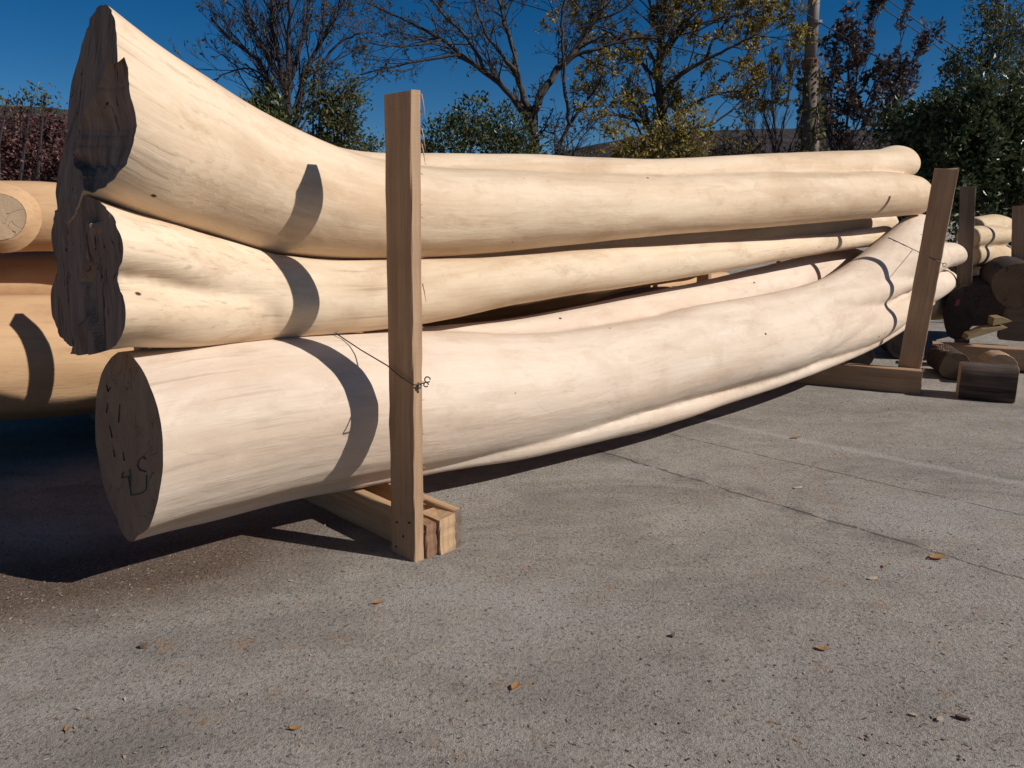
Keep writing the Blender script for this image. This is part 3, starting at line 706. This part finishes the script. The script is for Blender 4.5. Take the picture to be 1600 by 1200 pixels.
M['split_bark'] = sawn_wood('split_dark_bark', (.17, .115, .085), (.022, .016, .014), 19)
Yd = 7.4
dirR = Vector((.52, .85, 0))
dark_px = [(1482,470),(1490,456),(1503,448),(1522,445),(1545,445),(1556,449),(1561,462),(1562,480),(1558,496),(1550,506),(1535,508),(1522,510),(1516,520),(1512,530),(1500,533),(1490,528),(1484,512),(1479,492)]
round_log(at(1522, 486, Yd), dirR, 1.6, blob_outline(dark_px, (1522, 486), Yd), M['dark_end'], M['bark'], 'nearly black weathered log end with a hanging lobe behind the leaning stake')
M_pink = plain('pink_paint', (.30, .07, .09), .7, .2, .2, 30)
rd = [(math.cos(x)*.235*(1+.05*math.sin(3*x)), math.sin(x)*.215) for x in np.linspace(0, 2*math.pi, 25)[:-1]]
round_log(at(1595, 447, 7.2), Vector((.45, .9, 0)), 1.4, rd, M['brown_end'], M['bark'], 'round brown sawn log end beside the black log end at the right edge')
# pink blaze on the dark end
o_dark = [o for o in COL.objects if o.get('label', '').startswith('nearly black')][0]
pb = at(1496, 473, Yd-.012); mb = MB()
mb.plank(pb - Z*.03 - Vector((.016, 0, 0)), Vector((.034, .0, 0)), Vector((0, .012, 0)), Z*.06 + Vector((.01, 0, 0)), 1, 0, bevel=.003); mb.build('paint_blaze', M_pink, o_dark)
# bearer under them and the pile of cut timber
b0 = at(1455, 556, 7.15); b0.z = 0.02
e = thing('timber_beam', 'long brown timber under the black log end at the right edge', 'support beam', b0)
mb = MB(); mb.plank(b0, F_rgt*.18, Z*.19, F_dir*-1.5, 8, .002); mb.build('beam', M['stake'], e)
b1 = at(1562, 525, 7.3)
e = thing('timber_beam', 'shaded squared timber between the round brown log end and the long timber', 'support beam', Vector((b1.x, b1.y, .22)))
mb = MB(); mb.plank(Vector((b1.x, b1.y, .222)), F_rgt*.3, Z*.33, F_dir*-1.0, 8, .002); mb.build('beam', M['old_stake'], e)
M['fresh_split'] = sawn_wood('fresh_split_wood', (.26, .19, .095), (.19, .13, .065), 23.0)
def wedge(pts_px, Y, depth, label):
    a = [at(u, v, Y) for (u, v) in pts_px]; n = len(a); b = [p + Vector((.02, depth, .01)) for p in a]
    mb = MB(); mb.add(a+b, [list(range(n)), list(range(n, 2*n))[::-1]] + [[i, (i+1) % n, n+(i+1) % n, n+i] for i in range(n)])
    o = mb.build('wood_offcut', M['fresh_split'], fixn=True); return tag(o, label, 'offcut')
wedge([(1551,509),(1554,497),(1566,496),(1582,502),(1570,505)], 7.0, .12, 'short yellow split offcut lying beside the black log end')
wedge([(1510,531),(1514,524),(1536,514),(1560,511),(1575,512),(1545,521)], 6.98, .12, 'long yellow splintered offcut leaning below the black log end')
# short blocks on the ground
g0 = ground_at(1511, 624)
bw = (ground_at(1588, 624)-g0).length
bl = [(-.13, -.13), (-.05, -.134), (.05, -.134), (.13, -.128), (.142, -.05), (.138, .05), (.128, .122), (.04, .134), (-.05, .13), (-.128, .118), (-.142, .03), (-.138, -.06)]
round_log(Vector((g0.x, g0.y+.14, .136)), Vector((.86, -.44, 0)), bw*.98, bl, M['saw_end'], M['split_bark'], 'dark split bark block lying on the concrete at the right edge', 'round offcuts'.replace('round ', 'short '), 'wood block', 'wood_block')
pc = ground_at(1490, 594); pc.z = .125
ob = [(math.cos(x)*.125*(1+.10*math.cos(3*x+1)), math.sin(x)*.125*(1+.08*math.cos(2*x))) for x in np.linspace(0, 2*math.pi, 19)[:-1]]
cc = round_log(pc, Vector((.28, .96, 0)), .5, ob, M['brown_end'], M['bark'], 'short log with a brown hexagonal sawn end just behind the leaning stake', 'short offcuts', 'wood block', 'wood_block')
mb = MB(); splinters(mb, at(1467, 546, pc.y-.01), at(1483, 548, pc.y+.02), Vector((-.6, -.3, .6)), 18, .09); tag(mb.build('splinters', M['beam'], cc), kind='stuff')
pe = at(1562, 566, 6.35)
rk = [(math.cos(x)*.13, math.sin(x)*.085+(.02 if math.sin(x) > 0 else 0)) for x in np.linspace(0, 2*math.pi, 15)[:-1]]
round_log(Vector((pe.x-.03, 6.28, .125)), Vector((.3, .95, 0)), .22, [(a_, b_*1.35) for a_, b_ in rk], M['block'], M['block'], 'small pale wood lump showing above the dark split block', 'short offcuts', 'wood block', 'wood_block')
pd = ground_at(1362, 588); pd.z = .13
dk = [(math.cos(x)*.13*(1+.07*math.cos(4*x)), math.sin(x)*.13) for x in np.linspace(0, 2*math.pi, 15)[:-1]]
round_log(Vector((pd.x-.02, pd.y+.25, .135)), Vector((.25, .95, 0)), .35, dk, M['dark_end'], M['split_bark'], 'dark bark-covered block in the shade under the far end of the bottom log', 'short offcuts', 'wood block', 'wood_block')
pf_ = ground_at(1424, 568); 
round_log(Vector((pf_.x, pf_.y+.2, .15)), Vector((.2, .95, 0)), .4, [(a*1.1, b*1.1) for a, b in dk], M['dark_end'], M['bark'], 'dark barky block half hidden to the left of the leaning stake', 'short offcuts', 'wood block', 'wood_block')

# ------------------------------------------------------------------ trees and shrubs
def rnd_dir(d, ang):
    a = d.orthogonal().normalized(); b = d.cross(a); p = random.uniform(0, 2*math.pi)
    return (d*math.cos(ang) + (a*math.cos(p)+b*math.sin(p))*math.sin(ang)).normalized()
def leaf(mb, p, d, size, mi=1, wide=.5):
    up = Vector((random.gauss(0, 1), random.gauss(0, 1), random.gauss(0, 1)))
    s_ = d.cross(up)
    if s_.length < 1e-4: return
    s_.normalize(); nn = s_.cross(d)
    L = size*random.uniform(.7, 1.3); w = L*wide*.5
    mid = p + d*L*.5 - nn*L*.06
    mb.add([p, mid + s_*w, p + d*L + nn*L*.08, mid - s_*w], [[0, 1, 2, 3]], None, mi)
class Par:
    def __init__(s, **k):
        s.levels = 3; s.n = (5, 4, 3); s.ratio = .5; s.ang = (.5, .9); s.up = .10; s.wig = .16; s.leaf = .5; s.lsize = .06; s.nleaf = 3; s.droop = 0.0; s.minr = .004; s.wide = .5; s.start = .25; s.budget = 60000
        s.__dict__.update(k)
def grow(tr, cr, p, d, L, r, lvl, P):
    nseg = 5 if lvl < 2 else 4
    pts = [p]; q = p.copy(); dd = d.copy(); dirs = []
    for i in range(nseg):
        dd = (dd + Vector((random.gauss(0, P.wig), random.gauss(0, P.wig), random.gauss(0, P.wig) + P.up - P.droop*i*.5))).normalized()
        q = q + dd*(L/nseg); pts.append(q); dirs.append(dd)
    rad = [max(P.minr*.6, r*(1-.6*i/nseg)) for i in range(nseg+1)]
    cr.tube(pts, rad, 4 if lvl < 2 else 3, 0, False)
    if lvl < P.levels:
        for _ in range(P.n[min(lvl, len(P.n)-1)]):
            tt = random.uniform(P.start, 1.0); i = min(nseg-1, int(tt*nseg)); f = tt*nseg - i
            grow(tr, cr, pts[i].lerp(pts[i+1], f), rnd_dir(dirs[i], random.uniform(*P.ang)), L*P.ratio*random.uniform(.7, 1.25)*(1.15-.4*tt), max(P.minr, rad[i]*.55), lvl+1, P)
    if lvl >= P.levels-1 and len(cr.f) < 400000:
        for _ in range(P.nleaf):
            if random.random() < P.leaf:
                i = random.randrange(nseg); pp = pts[i].lerp(pts[i+1], random.random())
                leaf(cr, pp, rnd_dir(dirs[i], random.uniform(.5, 1.6)), P.lsize, 1, P.wide)
def tree(name, label, cat, limbs, Y, P, bark, leafm, group, per_limb=9, len0=1.2, ground_u=None, jy=.5):
    """limbs: list of (pixel polyline, r0, r1) at distance Y; secondary wood grows off them"""
    u0 = ground_u if ground_u is not None else limbs[0][0][0][0]
    base = at(u0, 600, Y); base.z = 0
    e = thing(name, label, cat, base, group); tr = MB(); cr = MB()
    for li, (poly, r0, r1) in enumerate(limbs):
        dy = 0 if li == 0 else random.uniform(-jy, jy); n0 = len(poly); ctrl = []
        for i, (u, v) in enumerate(poly): ctrl.append(list(at(u, v, Y + dy*(i/(n0-1))*1.6)) )
        m = max(6, n0*4); P_ = catmull(ctrl, m)
        pts = [Vector(x) + Vector((random.gauss(0, .012), random.gauss(0, .012), 0))*(0 if i == 0 else 1) for i, x in enumerate(P_)]
        rad = [r0 + (r1-r0)*(i/(m-1)) for i in range(m)]
        tr.tube(pts, rad, 7, 0, True)
        Lb = sum((pts[i+1]-pts[i]).length for i in range(m-1))
        for _ in range(int(per_limb*max(.5, Lb/2.5))):
            tt = random.uniform(.22, 1.0); i = min(m-2, int(tt*(m-1)))
            d = (pts[i+1]-pts[i]).normalized()
            if pts[i].z < .9: continue
            grow(tr, cr, pts[i], rnd_dir(d, random.uniform(*P.ang)), len0*random.uniform(.5, 1.2)*(1.2-.5*tt), max(P.minr*1.5, rad[i]*.42), 0, P)
    tr.build('trunk', bark, e, smooth=True)
    cr.build('crown', [bark, leafm], e)
    return e
M['twig_bark'] = plain('purple_twig_bark', (.062, .048, .050), .85, .15, .4, 30)
M['gold_leaf'] = leafy('gold_leaves', [(.42, .26, .05), (.30, .21, .045), (.11, .11, .03), (.40, .30, .075), (.17, .155, .04)], .35)
M['olive_leaf'] = leafy('olive_leaves', [(.05, .06, .02), (.085, .085, .025), (.12, .10, .03), (.04, .055, .02)], .3)
M['dark_leaf'] = leafy('dark_leaves', [(.028, .042, .018), (.05, .07, .026), (.075, .10, .038), (.13, .145, .065), (.04, .05, .022)], .2, .35)
M['green_leaf'] = leafy('green_leaves', [(.025, .045, .018), (.042, .065, .022), (.075, .09, .03), (.14, .12, .04), (.035, .055, .02)], .3, .4)
M['brown_leaf'] = leafy('brown_leaves', [(.05, .036, .034), (.09, .06, .05), (.14, .095, .07), (.045, .04, .03)], .2)
M['russet_leaf'] = leafy('russet_leaves', [(.085, .032, .03), (.13, .05, .042), (.055, .024, .024), (.17, .09, .07)], .2)
G_T = 'trees along the far edge of the yard'
PT1 = Par(levels=3, n=(4, 3, 3), up=.13, ang=(.35, .75), leaf=.10, lsize=.065, nleaf=2, minr=.0045, wig=.13)
tree('bare_tree', 'nearly bare purple-grey tree with several upright stems left of the tall stake', 'tree', [
    ([(455,470),(453,300),(450,220),(448,160),(441,110),(428,50),(424,-40)], .10, .03),
    ([(453,290),(441,200),(428,140),(402,95),(365,65),(330,28)], .06, .015),
    ([(453,290),(449,190),(452,100),(451,20),(458,-50)], .06, .02),
    ([(453,290),(462,180),(473,118),(492,82),(520,30),(540,-40)], .06, .018),
    ([(473,118),(500,100),(532,66),(570,48)], .03, .01),
    ([(448,160),(430,110),(400,50),(372,-30)], .04, .015),
    ([(450,150),(470,70),(482,10),(486,-50)], .04, .015),
    ([(430,140),(395,108),(360,112),(335,125)], .02, .007)], 13, PT1, M['twig_bark'], M['olive_leaf'], G_T, per_limb=13, len0=1.1)
PT2 = Par(levels=3, n=(4, 3, 3), up=.03, ang=(.4, .95), leaf=.30, lsize=.06, nleaf=2, minr=.0045, wig=.18)
tree('spreading_tree', 'wide spreading half-bare tree with long arching limbs behind the middle of the stack', 'tree', [
    ([(836,466),(836,300),(834,215),(832,180)], .13, .09),
    ([(832,182),(818,150),(806,110),(803,85),(790,40),(770,-30)], .065, .02),
    ([(832,182),(850,140),(872,108),(900,80),(925,40),(960,-30)], .075, .03),
    ([(872,108),(900,86),(940,75),(985,60),(1040,60)], .04, .012),
    ([(870,470),(872,300),(872,235),(890,195),(915,160),(935,130),(950,90)], .07, .015),
    ([(890,195),(884,150),(880,90),(878,20),(890,-40)], .035, .012),
    ([(832,200),(790,140),(740,100),(690,62),(640,35),(575,5)], .06, .012),
    ([(760,112),(730,60),(690,20),(650,-30)], .035, .012),
    ([(720,85),(660,95),(610,105),(560,118)], .025, .007),
    ([(806,110),(770,70),(745,20),(735,-40)], .035, .012),
    ([(690,62),(640,72),(590,70),(555,60)], .02, .006)], 14, PT2, M['trunk_bark'], M['olive_leaf'], G_T, per_limb=12, len0=1.25)
PT3 = Par(levels=3, n=(4, 4, 3), up=.08, ang=(.4, .9), leaf=.6, lsize=.075, nleaf=5, minr=.0045, wig=.16)
tree('autumn_tree', 'tree hung with yellow and olive autumn leaves left of the utility pole', 'tree', [
    ([(1030,466),(1030,300),(1032,200),(1030,120),(1034,60),(1048,-40)], .12, .05),
    ([(1030,150),(1060,120),(1100,95),(1140,75),(1190,50)], .05, .012),
    ([(1032,95),(1060,45),(1085,20),(1120,-30)], .05, .015),
    ([(1030,130),(1000,95),(965,60),(930,40)], .04, .01),
    ([(1032,200),(1070,170),(1110,150),(1160,140)], .035, .01),
    ([(1030,210),(990,185),(950,180),(915,195)], .035, .01),
    ([(1034,70),(1020,20),(1000,-40)], .04, .015),
    ([(1060,200),(1110,195),(1150,165),(1185,125)], .03, .008),
    ([(1100,95),(1130,40),(1170,5),(1215,-20)], .03, .008)], 15, PT3, M['trunk_bark'], M['gold_leaf'], G_T, per_limb=12, len0=1.4)
PT4 = Par(levels=2, n=(6, 5), up=.16, ang=(.2, .5), leaf=.05, lsize=.05, nleaf=1, minr=.005, wig=.10)
tree('bare_shrub', 'fine-twigged leafless grey shrub just left of the utility pole', 'shrub', [
    ([(1215,450),(1214,300),(1212,230),(1208,160),(1205,100)], .05, .012), ([(1214,260),(1200,200),(1185,150),(1178,115)], .03, .008),
    ([(1214,260),(1225,190),(1232,140),(1236,110)], .03, .008), ([(1214,280),(1190,235),(1170,195),(1160,170)], .03, .008), ([(1214,280),(1240,220),(1250,180),(1252,150)], .03, .008)], 17, PT4, M['twig_bark'], M['brown_leaf'], G_T, per_limb=12, len0=.9)
PT5 = Par(levels=2, n=(5, 4), up=.12, ang=(.3, .7), leaf=.6, lsize=.10, nleaf=3, minr=.005, wig=.12, wide=.55)
tree('russet_tree', 'slim tree with curled dark russet leaves between the pole and the evergreens', 'tree', [
    ([(1310,480),(1312,330),(1318,240),(1330,160),(1345,90),(1365,30),(1372,8)], .032, .008),
    ([(1314,280),(1300,210),(1298,140),(1303,80),(1305,65)], .02, .006), ([(1316,260),(1345,180),(1375,120),(1400,80),(1418,42)], .022, .006),
    ([(1316,270),(1360,205),(1395,150),(1425,95),(1438,76)], .02, .006), ([(1330,160),(1325,100),(1332,55)], .025, .008), ([(1300,240),(1290,190),(1288,140)], .025, .008), ([(1330,230),(1380,185),(1410,140)], .025, .008)], 15.6, PT5, M['twig_bark'], M['brown_leaf'], G_T, per_limb=14, len0=.75)

def bush(name, label, cat, clumps, Y, nleaf, size, leafm, group, stems=6, wide=.5, outward=.5):
    """clumps: (u, v, radius px); leaves grow at the ends of short twigs spread through uneven clumps"""
    c0 = at(clumps[0][0], 600, Y); c0.z = 0
    e = thing(name, label, cat, c0, group); tr = MB(); cr = MB()
    cl = []
    for (u, v, r) in clumps: cl.append((at(u, v, Y + random.uniform(-.5, .5)), r*Y/F_PX))
    area = sum(r*r for _, r in cl)
    for (c, r) in cl:
        b = Vector((c0.x + (c.x-c0.x)*.35 + random.uniform(-.2, .2), c.y, 0))
        tr.tube([b, b.lerp(c, .5) + Vector((random.uniform(-.1, .1), 0, .1)), c + Z*r*.4], [.035, .022, .008], 5)
        nsub = max(10, int(r*r*150))
        subs = []
        for _ in range(nsub):
            d = Vector((random.gauss(0, 1), random.gauss(0, 1), random.gauss(0, 1))).normalized()
            rr = r*random.uniform(.25, 1.12)*(1+.35*mnoise.noise(d*2+c))
            q = c + Vector((d.x*rr, d.y*rr*.9, d.z*rr))
            if q.z < .15: continue
            subs.append((q, d)); tr.tube([c.lerp(q, .15), c.lerp(q, .6) + Vector((0, 0, .05*r)), q], [.008, .005, .003], 3, 0, False)
        for _ in range(int(nleaf*r*r/area)):
            q, d = random.choice(subs) if subs else (c, Z)
            p = q + Vector((random.gauss(0, 1), random.gauss(0, 1), random.gauss(0, 1)))*.17*max(.45, r*.7)
            leaf(cr, p, (rnd_dir(d, random.uniform(.2, 1.5)) + Z*.15).normalized(), size, 0, wide)
    tr.build('stems', M['twig_bark'], e); cr.build('foliage', leafm, e); return e
G_B = 'shrubs along the far edge of the yard'
bush('evergreen_shrub', 'dense dark glossy evergreen shrub filling the right edge behind the stakes', 'shrub', [(1500,250,75),(1430,215,48),(1570,230,75),(1450,300,55),(1540,320,70),(1610,300,70),(1400,195,26),(1620,180,60),(1530,185,55),(1470,180,38)], 10.5, 26000, .085, M['dark_leaf'], G_B)
bush('willowy_tree', 'tall olive-green feathery tree rising above the evergreen shrub at the top right', 'tree', [(1540,110,48),(1500,140,42),(1570,60,42),(1545,30,34),(1600,120,55),(1490,100,24),(1600,50,40),(1555,0,26)], 14, 4200, .10, M['olive_leaf'], G_T, wide=.3)
bush('leafy_shrub', 'bright green leafy shrub just right of the tall near stake', 'shrub', [(735,215,45),(690,225,35),(775,205,42),(800,225,38),(740,180,28),(670,240,30),(820,245,35),(720,250,50),(790,260,50)], 12, 5200, .07, M['green_leaf'], G_B)
bush('olive_shrub', 'olive-leaved shrub with some yellow leaves left of the tall near stake', 'shrub', [(520,190,40),(500,150,26),(540,160,28),(545,205,38),(505,225,45),(490,120,14),(548,135,16),(570,235,26)], 12.2, 3600, .07, M['olive_leaf'], G_B)
bush('small_green_shrub', 'small green shrub tip peeking over the curve of the topmost log', 'shrub', [(408,180,26),(430,205,34),(390,190,14),(425,165,14)], 11, 1600, .09, M['green_leaf'], G_B)
bush('ground_shrub', 'low yellow-green shrub at the foot of the autumn tree', 'shrub', [(1030,235,40),(985,240,34),(1070,215,36),(1000,265,45),(1085,185,18),(1060,255,40)], 13.5, 3600, .075, M['gold_leaf'], G_B)
bush('russet_hedge', 'dark russet hedge behind the rear stack at the left edge', 'hedge', [(u, v, r) for (u, v, r) in [(20,235,45),(70,235,45),(-40,235,50),(110,250,50),(45,205,34),(0,205,30),(90,210,30),(20,280,50),(80,285,50),(-90,230,55),(150,270,50)]], 9.5, 16000, .045, M['russet_leaf'], G_B, wide=.6)
bush('tall_weed', 'thin leafy weed stems standing above the russet hedge', 'plant', [(12,158,7),(34,165,9),(50,160,9),(70,152,11),(72,172,10)], 9.2, 260, .05, M['olive_leaf'], G_B)
bush('scrub', 'leafless brown scrub along the foot of the hill between pole and evergreens', 'shrub', [(1330,240,30),(1290,245,30),(1370,235,32),(1250,250,30),(1170,250,36),(1130,245,30)], 16, 2500, .07, M['brown_leaf'], G_B)
bush('scrub', 'dark brush behind the bare stems left of the tall near stake', 'shrub', [(470,225,30),(440,215,30),(455,250,40),(600,260,26),(640,255,26)], 13.4, 2500, .07, M['brown_leaf'], G_B)

# ------------------------------------------------------------------ utility pole and wires
M['pole_metal'] = plain('grey_pole_metal', (.20, .17, .155), .6, .35, .3, 6)
M['pole_rust'] = plain('rusty_pole_metal', (.19, .105, .065), .85, .15, .5, 9)
M['pole_low'] = plain('stained_pole_foot', (.20, .15, .115), .85, .15, .5, 7)
YP = 14.0
pb_ = at(1258, 600, YP); pb_.z = 0
e = thing('utility_pole', 'grey utility pole with a rusty collar standing behind the far end of the stack', 'pole', pb_)
p_low0 = at(1250, 464, YP); p_col = at(1266, 95, YP); p_top = at(1276, -70, YP)
p_low0 = Vector((pb_.x, YP, 0)); rl = 11.5*YP/F_PX; rt = 8.6*YP/F_PX
mb = MB(); mb.tube([p_low0, p_low0.lerp(p_col, .5), p_col], [rl*1.12, rl*1.02, rl*.95], 20); mb.build('lower_shaft', M['pole_low'], e, smooth=True)
d = (p_top-p_col).normalized()
mb = MB(); mb.tube([p_col - d*.12, p_col - d*.10, p_col + d*.015, p_col + d*.03], [rl*.97, rl*1.06, rl*1.06, rt*1.02], 20); mb.build('collar', M['pole_rust'], e, smooth=False)
mb = MB(); mb.tube([p_col, p_col.lerp(p_top, .5), p_top], [rt, rt*.97, rt*.92], 20); mb.build('upper_shaft', M['pole_metal'], e, smooth=True)
q = at(1274, 35, YP-.12); mb = MB(); mb.tube([q - d*.02, q + d*.02], rt*1.08, 16); mb.build('band', M['pole_metal'], e)
iv = MB(); vine = MB(); n_iv = 700
for i in range(n_iv):
    h = random.random()**1.3; c = p_low0.lerp(p_col, .35+.62*h); a = random.uniform(0, 2*math.pi)
    out = Vector((math.cos(a), math.sin(a), 0)); p = c + out*(rl*random.uniform(1.0, 1.35+.5*(1-h)))
    leaf(iv, p, rnd_dir(out, random.uniform(.3, 1.4)), .075, 0, .8)
e = thing('ivy', 'ivy climbing the lower shaft of the utility pole', 'plant', pb_ + Vector((.1, -.2, 0)))
for a0 in (0, 2.1, 4.0):
    vine.tube([p_low0.lerp(p_col, x) + Vector((math.cos(a0+x*4), math.sin(a0+x*4), 0))*(rl*1.12) for x in np.linspace(0, .95, 14)], .010, 4)
vine.build('stems', M['twig_bark'], e); iv.build('leaves', M['olive_leaf'], e)
def cable(pts, label, r=.009):
    P_ = [Vector(x) for x in catmull([list(at(*p)) for p in pts], 30)]
    mb = MB(); mb.tube(P_, r, 5); o = mb.build('overhead_wire', M['cable'], smooth=True); tag(o, label, 'wire', 'overhead wires')
cable([(790,-2,15.5),(1000,60,15.2),(1130,95,15),(1250,135,14.6),(1330,152,14.2)], 'overhead wire sagging across the trees from the top centre down to the pole')
cable([(1240,8,13.8),(1277,33,13.85),(1320,58,13.7),(1380,95,13.4)], 'overhead wire crossing in front of the pole near the top edge')
cable([(1340,-12,20),(1420,40,20),(1490,92,20),(1540,128,20)], 'left one of two thin wires slanting across the sky at the top right', .013)
cable([(1375,-10,20),(1440,38,20),(1500,78,20),(1560,112,20)], 'right one of two thin wires slanting across the sky at the top right', .013)

# ------------------------------------------------------------------ litter on the concrete
M['chip'] = leafy('wood_chips', [(.36, .25, .15), (.22, .13, .075), (.09, .06, .045), (.45, .35, .24), (.06, .045, .04)], 0.0, .8)
M['orange_leaf'] = leafy('fallen_orange_leaf', [(.34, .16, .055), (.40, .21, .08)], .2, .7)
M['pale_chip'] = sawn_wood('pale_chip_wood', (.50, .40, .30), (.40, .30, .21), 31.0)
M['dark_chip'] = sawn_wood('dark_chip_wood', (.20, .13, .085), (.11, .07, .05), 33.0)
def chip(mb, p, L, W, T, yaw, tilt):
    x = Vector((math.cos(yaw), math.sin(yaw), math.sin(tilt))).normalized(); y = Z.cross(x).normalized(); z = x.cross(y)
    c = p + Z*(T*.5 + abs(math.sin(tilt))*L*.5)
    j = lambda: random.uniform(.55, 1.0)
    vs = [c + x*(a*L*.5*j()) + y*(b*W*.5*j()) + z*(s_*T*.5) for s_ in (-1, 1) for (a, b) in ((-1, -1), (1, -1), (1, 1), (-1, 1))]
    mb.add(vs, [[3, 2, 1, 0], [4, 5, 6, 7], [0, 1, 5, 4], [1, 2, 6, 5], [2, 3, 7, 6], [3, 0, 4, 7]])
mb = MB()
for i in range(9000):
    if i < 2600:
        p = ground_at(random.uniform(-60, 430), random.uniform(845, 1000))
        if random.random() > sm(1010 - pix(p)[1] - max(0, (pix(p)[0]-150)*.28), -20, 90): continue
    else:
        u = random.uniform(-100, 1700); v = 560 + 660*random.random()**1.0
        p = ground_at(u, v)
    if i % 22 == 0: p = ground_at(random.gauss(1370, 70), random.gauss(640, 12))
    s_ = random.choice((.35, .4, .5, .6, .8, 1.15))*.0075
    chip(mb, p, s_*random.uniform(.8, 2), s_*random.uniform(.3, .8), s_*.18, random.uniform(0, 6.3), random.gauss(0, .22))
tag(mb.build('wood_litter', M['chip']), 'scattered wood chips, bark crumbs and sawdust on the concrete', 'litter', kind='stuff')
def fallen_leaf(u, v, L, yaw, label):
    p = ground_at(u, v); x = Vector((math.cos(yaw), math.sin(yaw), 0)); y = Z.cross(x); n = 7; vs = []; fs = []
    for i in range(n):
        s_ = i/(n-1); w = math.sin(math.pi*min(1, s_*.97+.03))**.8*.27*L*(1+.2*random.uniform(-1, 1)); zc = .004 + .016*L/.05*(s_-.5)**2*random.uniform(.7, 1.3)
        for b in (-1, -.3, .3, 1): vs.append(p + x*((s_-.5)*L) + y*(b*w) + Z*(zc + abs(b)*w*.35))
    fs = [[i*4+k, i*4+k+1, (i+1)*4+k+1, (i+1)*4+k] for i in range(n-1) for k in range(3)]
    mb = MB(); mb.add(vs, fs); mb.tube([p - x*L*.5 + Z*.006, p - x*L*.75 + Z*.004], .0012, 4)
    tag(mb.build('fallen_leaf', M['orange_leaf'], smooth=True), label, 'leaf', 'fallen leaves and chips on the concrete')
def big_chip(u, v, L, W, T, yaw, mat, label):
    mb = MB(); p = ground_at(u, v); x = Vector((math.cos(yaw), math.sin(yaw), .06)); y = Z.cross(x).normalized()
    n = 8; vs = []
    for s_ in (0, 1):
        for i in range(n):
            a = 2*math.pi*i/n; k = random.uniform(.8, 1.1)
            vs.append(p + x*(math.cos(a)*L*.5*k) + y*(math.sin(a)*W*.5*k) + Z*(.003 + s_*T))
    mb.add(vs, [list(range(n))[::-1], list(range(n, 2*n))] + [[i, (i+1) % n, n+(i+1) % n, n+i] for i in range(n)], [(v_.x, v_.y, v_.z) for v_ in vs])
    tag(mb.build('wood_chip', mat), label, 'wood chip', 'fallen leaves and chips on the concrete')
fallen_leaf(1465, 873, .075, .2, 'orange leaf beside the concrete joint at the right')
fallen_leaf(1285, 1016, .040, -.4, 'small orange leaf alone on the concrete at the lower right')
fallen_leaf(1382, 886, .032, .9, 'small orange leaf just left of the larger leaf by the joint')
fallen_leaf(806, 1074, .045, 1.1, 'orange leaf at the bottom centre')
fallen_leaf(462, 1140, .034, .1, 'orange leaf near the bottom edge left of centre')
fallen_leaf(105, 1141, .026, 2.0, 'yellowish leaf near the bottom left corner')
fallen_leaf(591, 943, .040, .3, 'orange leaf in front of the near cradle')
fallen_leaf(1243, 685, .060, .1, 'brown leaf on the concrete below the bottom log')
big_chip(1427, 1119, .024, .012, .004, -.5, M['pale_chip'], 'small pale oval chip, left one of three at the lower right')
big_chip(1468, 1126, .028, .014, .005, .5, M['pale_chip'], 'pale square chip between the oval chip and the dark bark piece')
big_chip(1503, 1124, .042, .014, .008, -.7, M['dark_chip'], 'dark bark piece, right one of three at the lower right')
big_chip(1363, 905, .042, .018, .004, .2, M['pale_chip'], 'pale flat chip below the concrete joint')
big_chip(1246, 763, .050, .016, .005, .3, M['pale_chip'], 'pale sliver above the concrete joint')
big_chip(538, 893, .022, .006, .004, .1, M['pale_chip'], 'thin pale splinter in front of the near cradle')
big_chip(1000, 679, .070, .02, .006, .1, M['pale_chip'], 'pale sliver at the edge of the bottom log shadow')
big_chip(225, 1012, .030, .018, .010, .5, M['dark_chip'], 'dark clod on the concrete at the lower left')
big_chip(1051, 995, .022, .014, .008, .8, M['dark_chip'], 'dark crumb on the concrete right of centre')
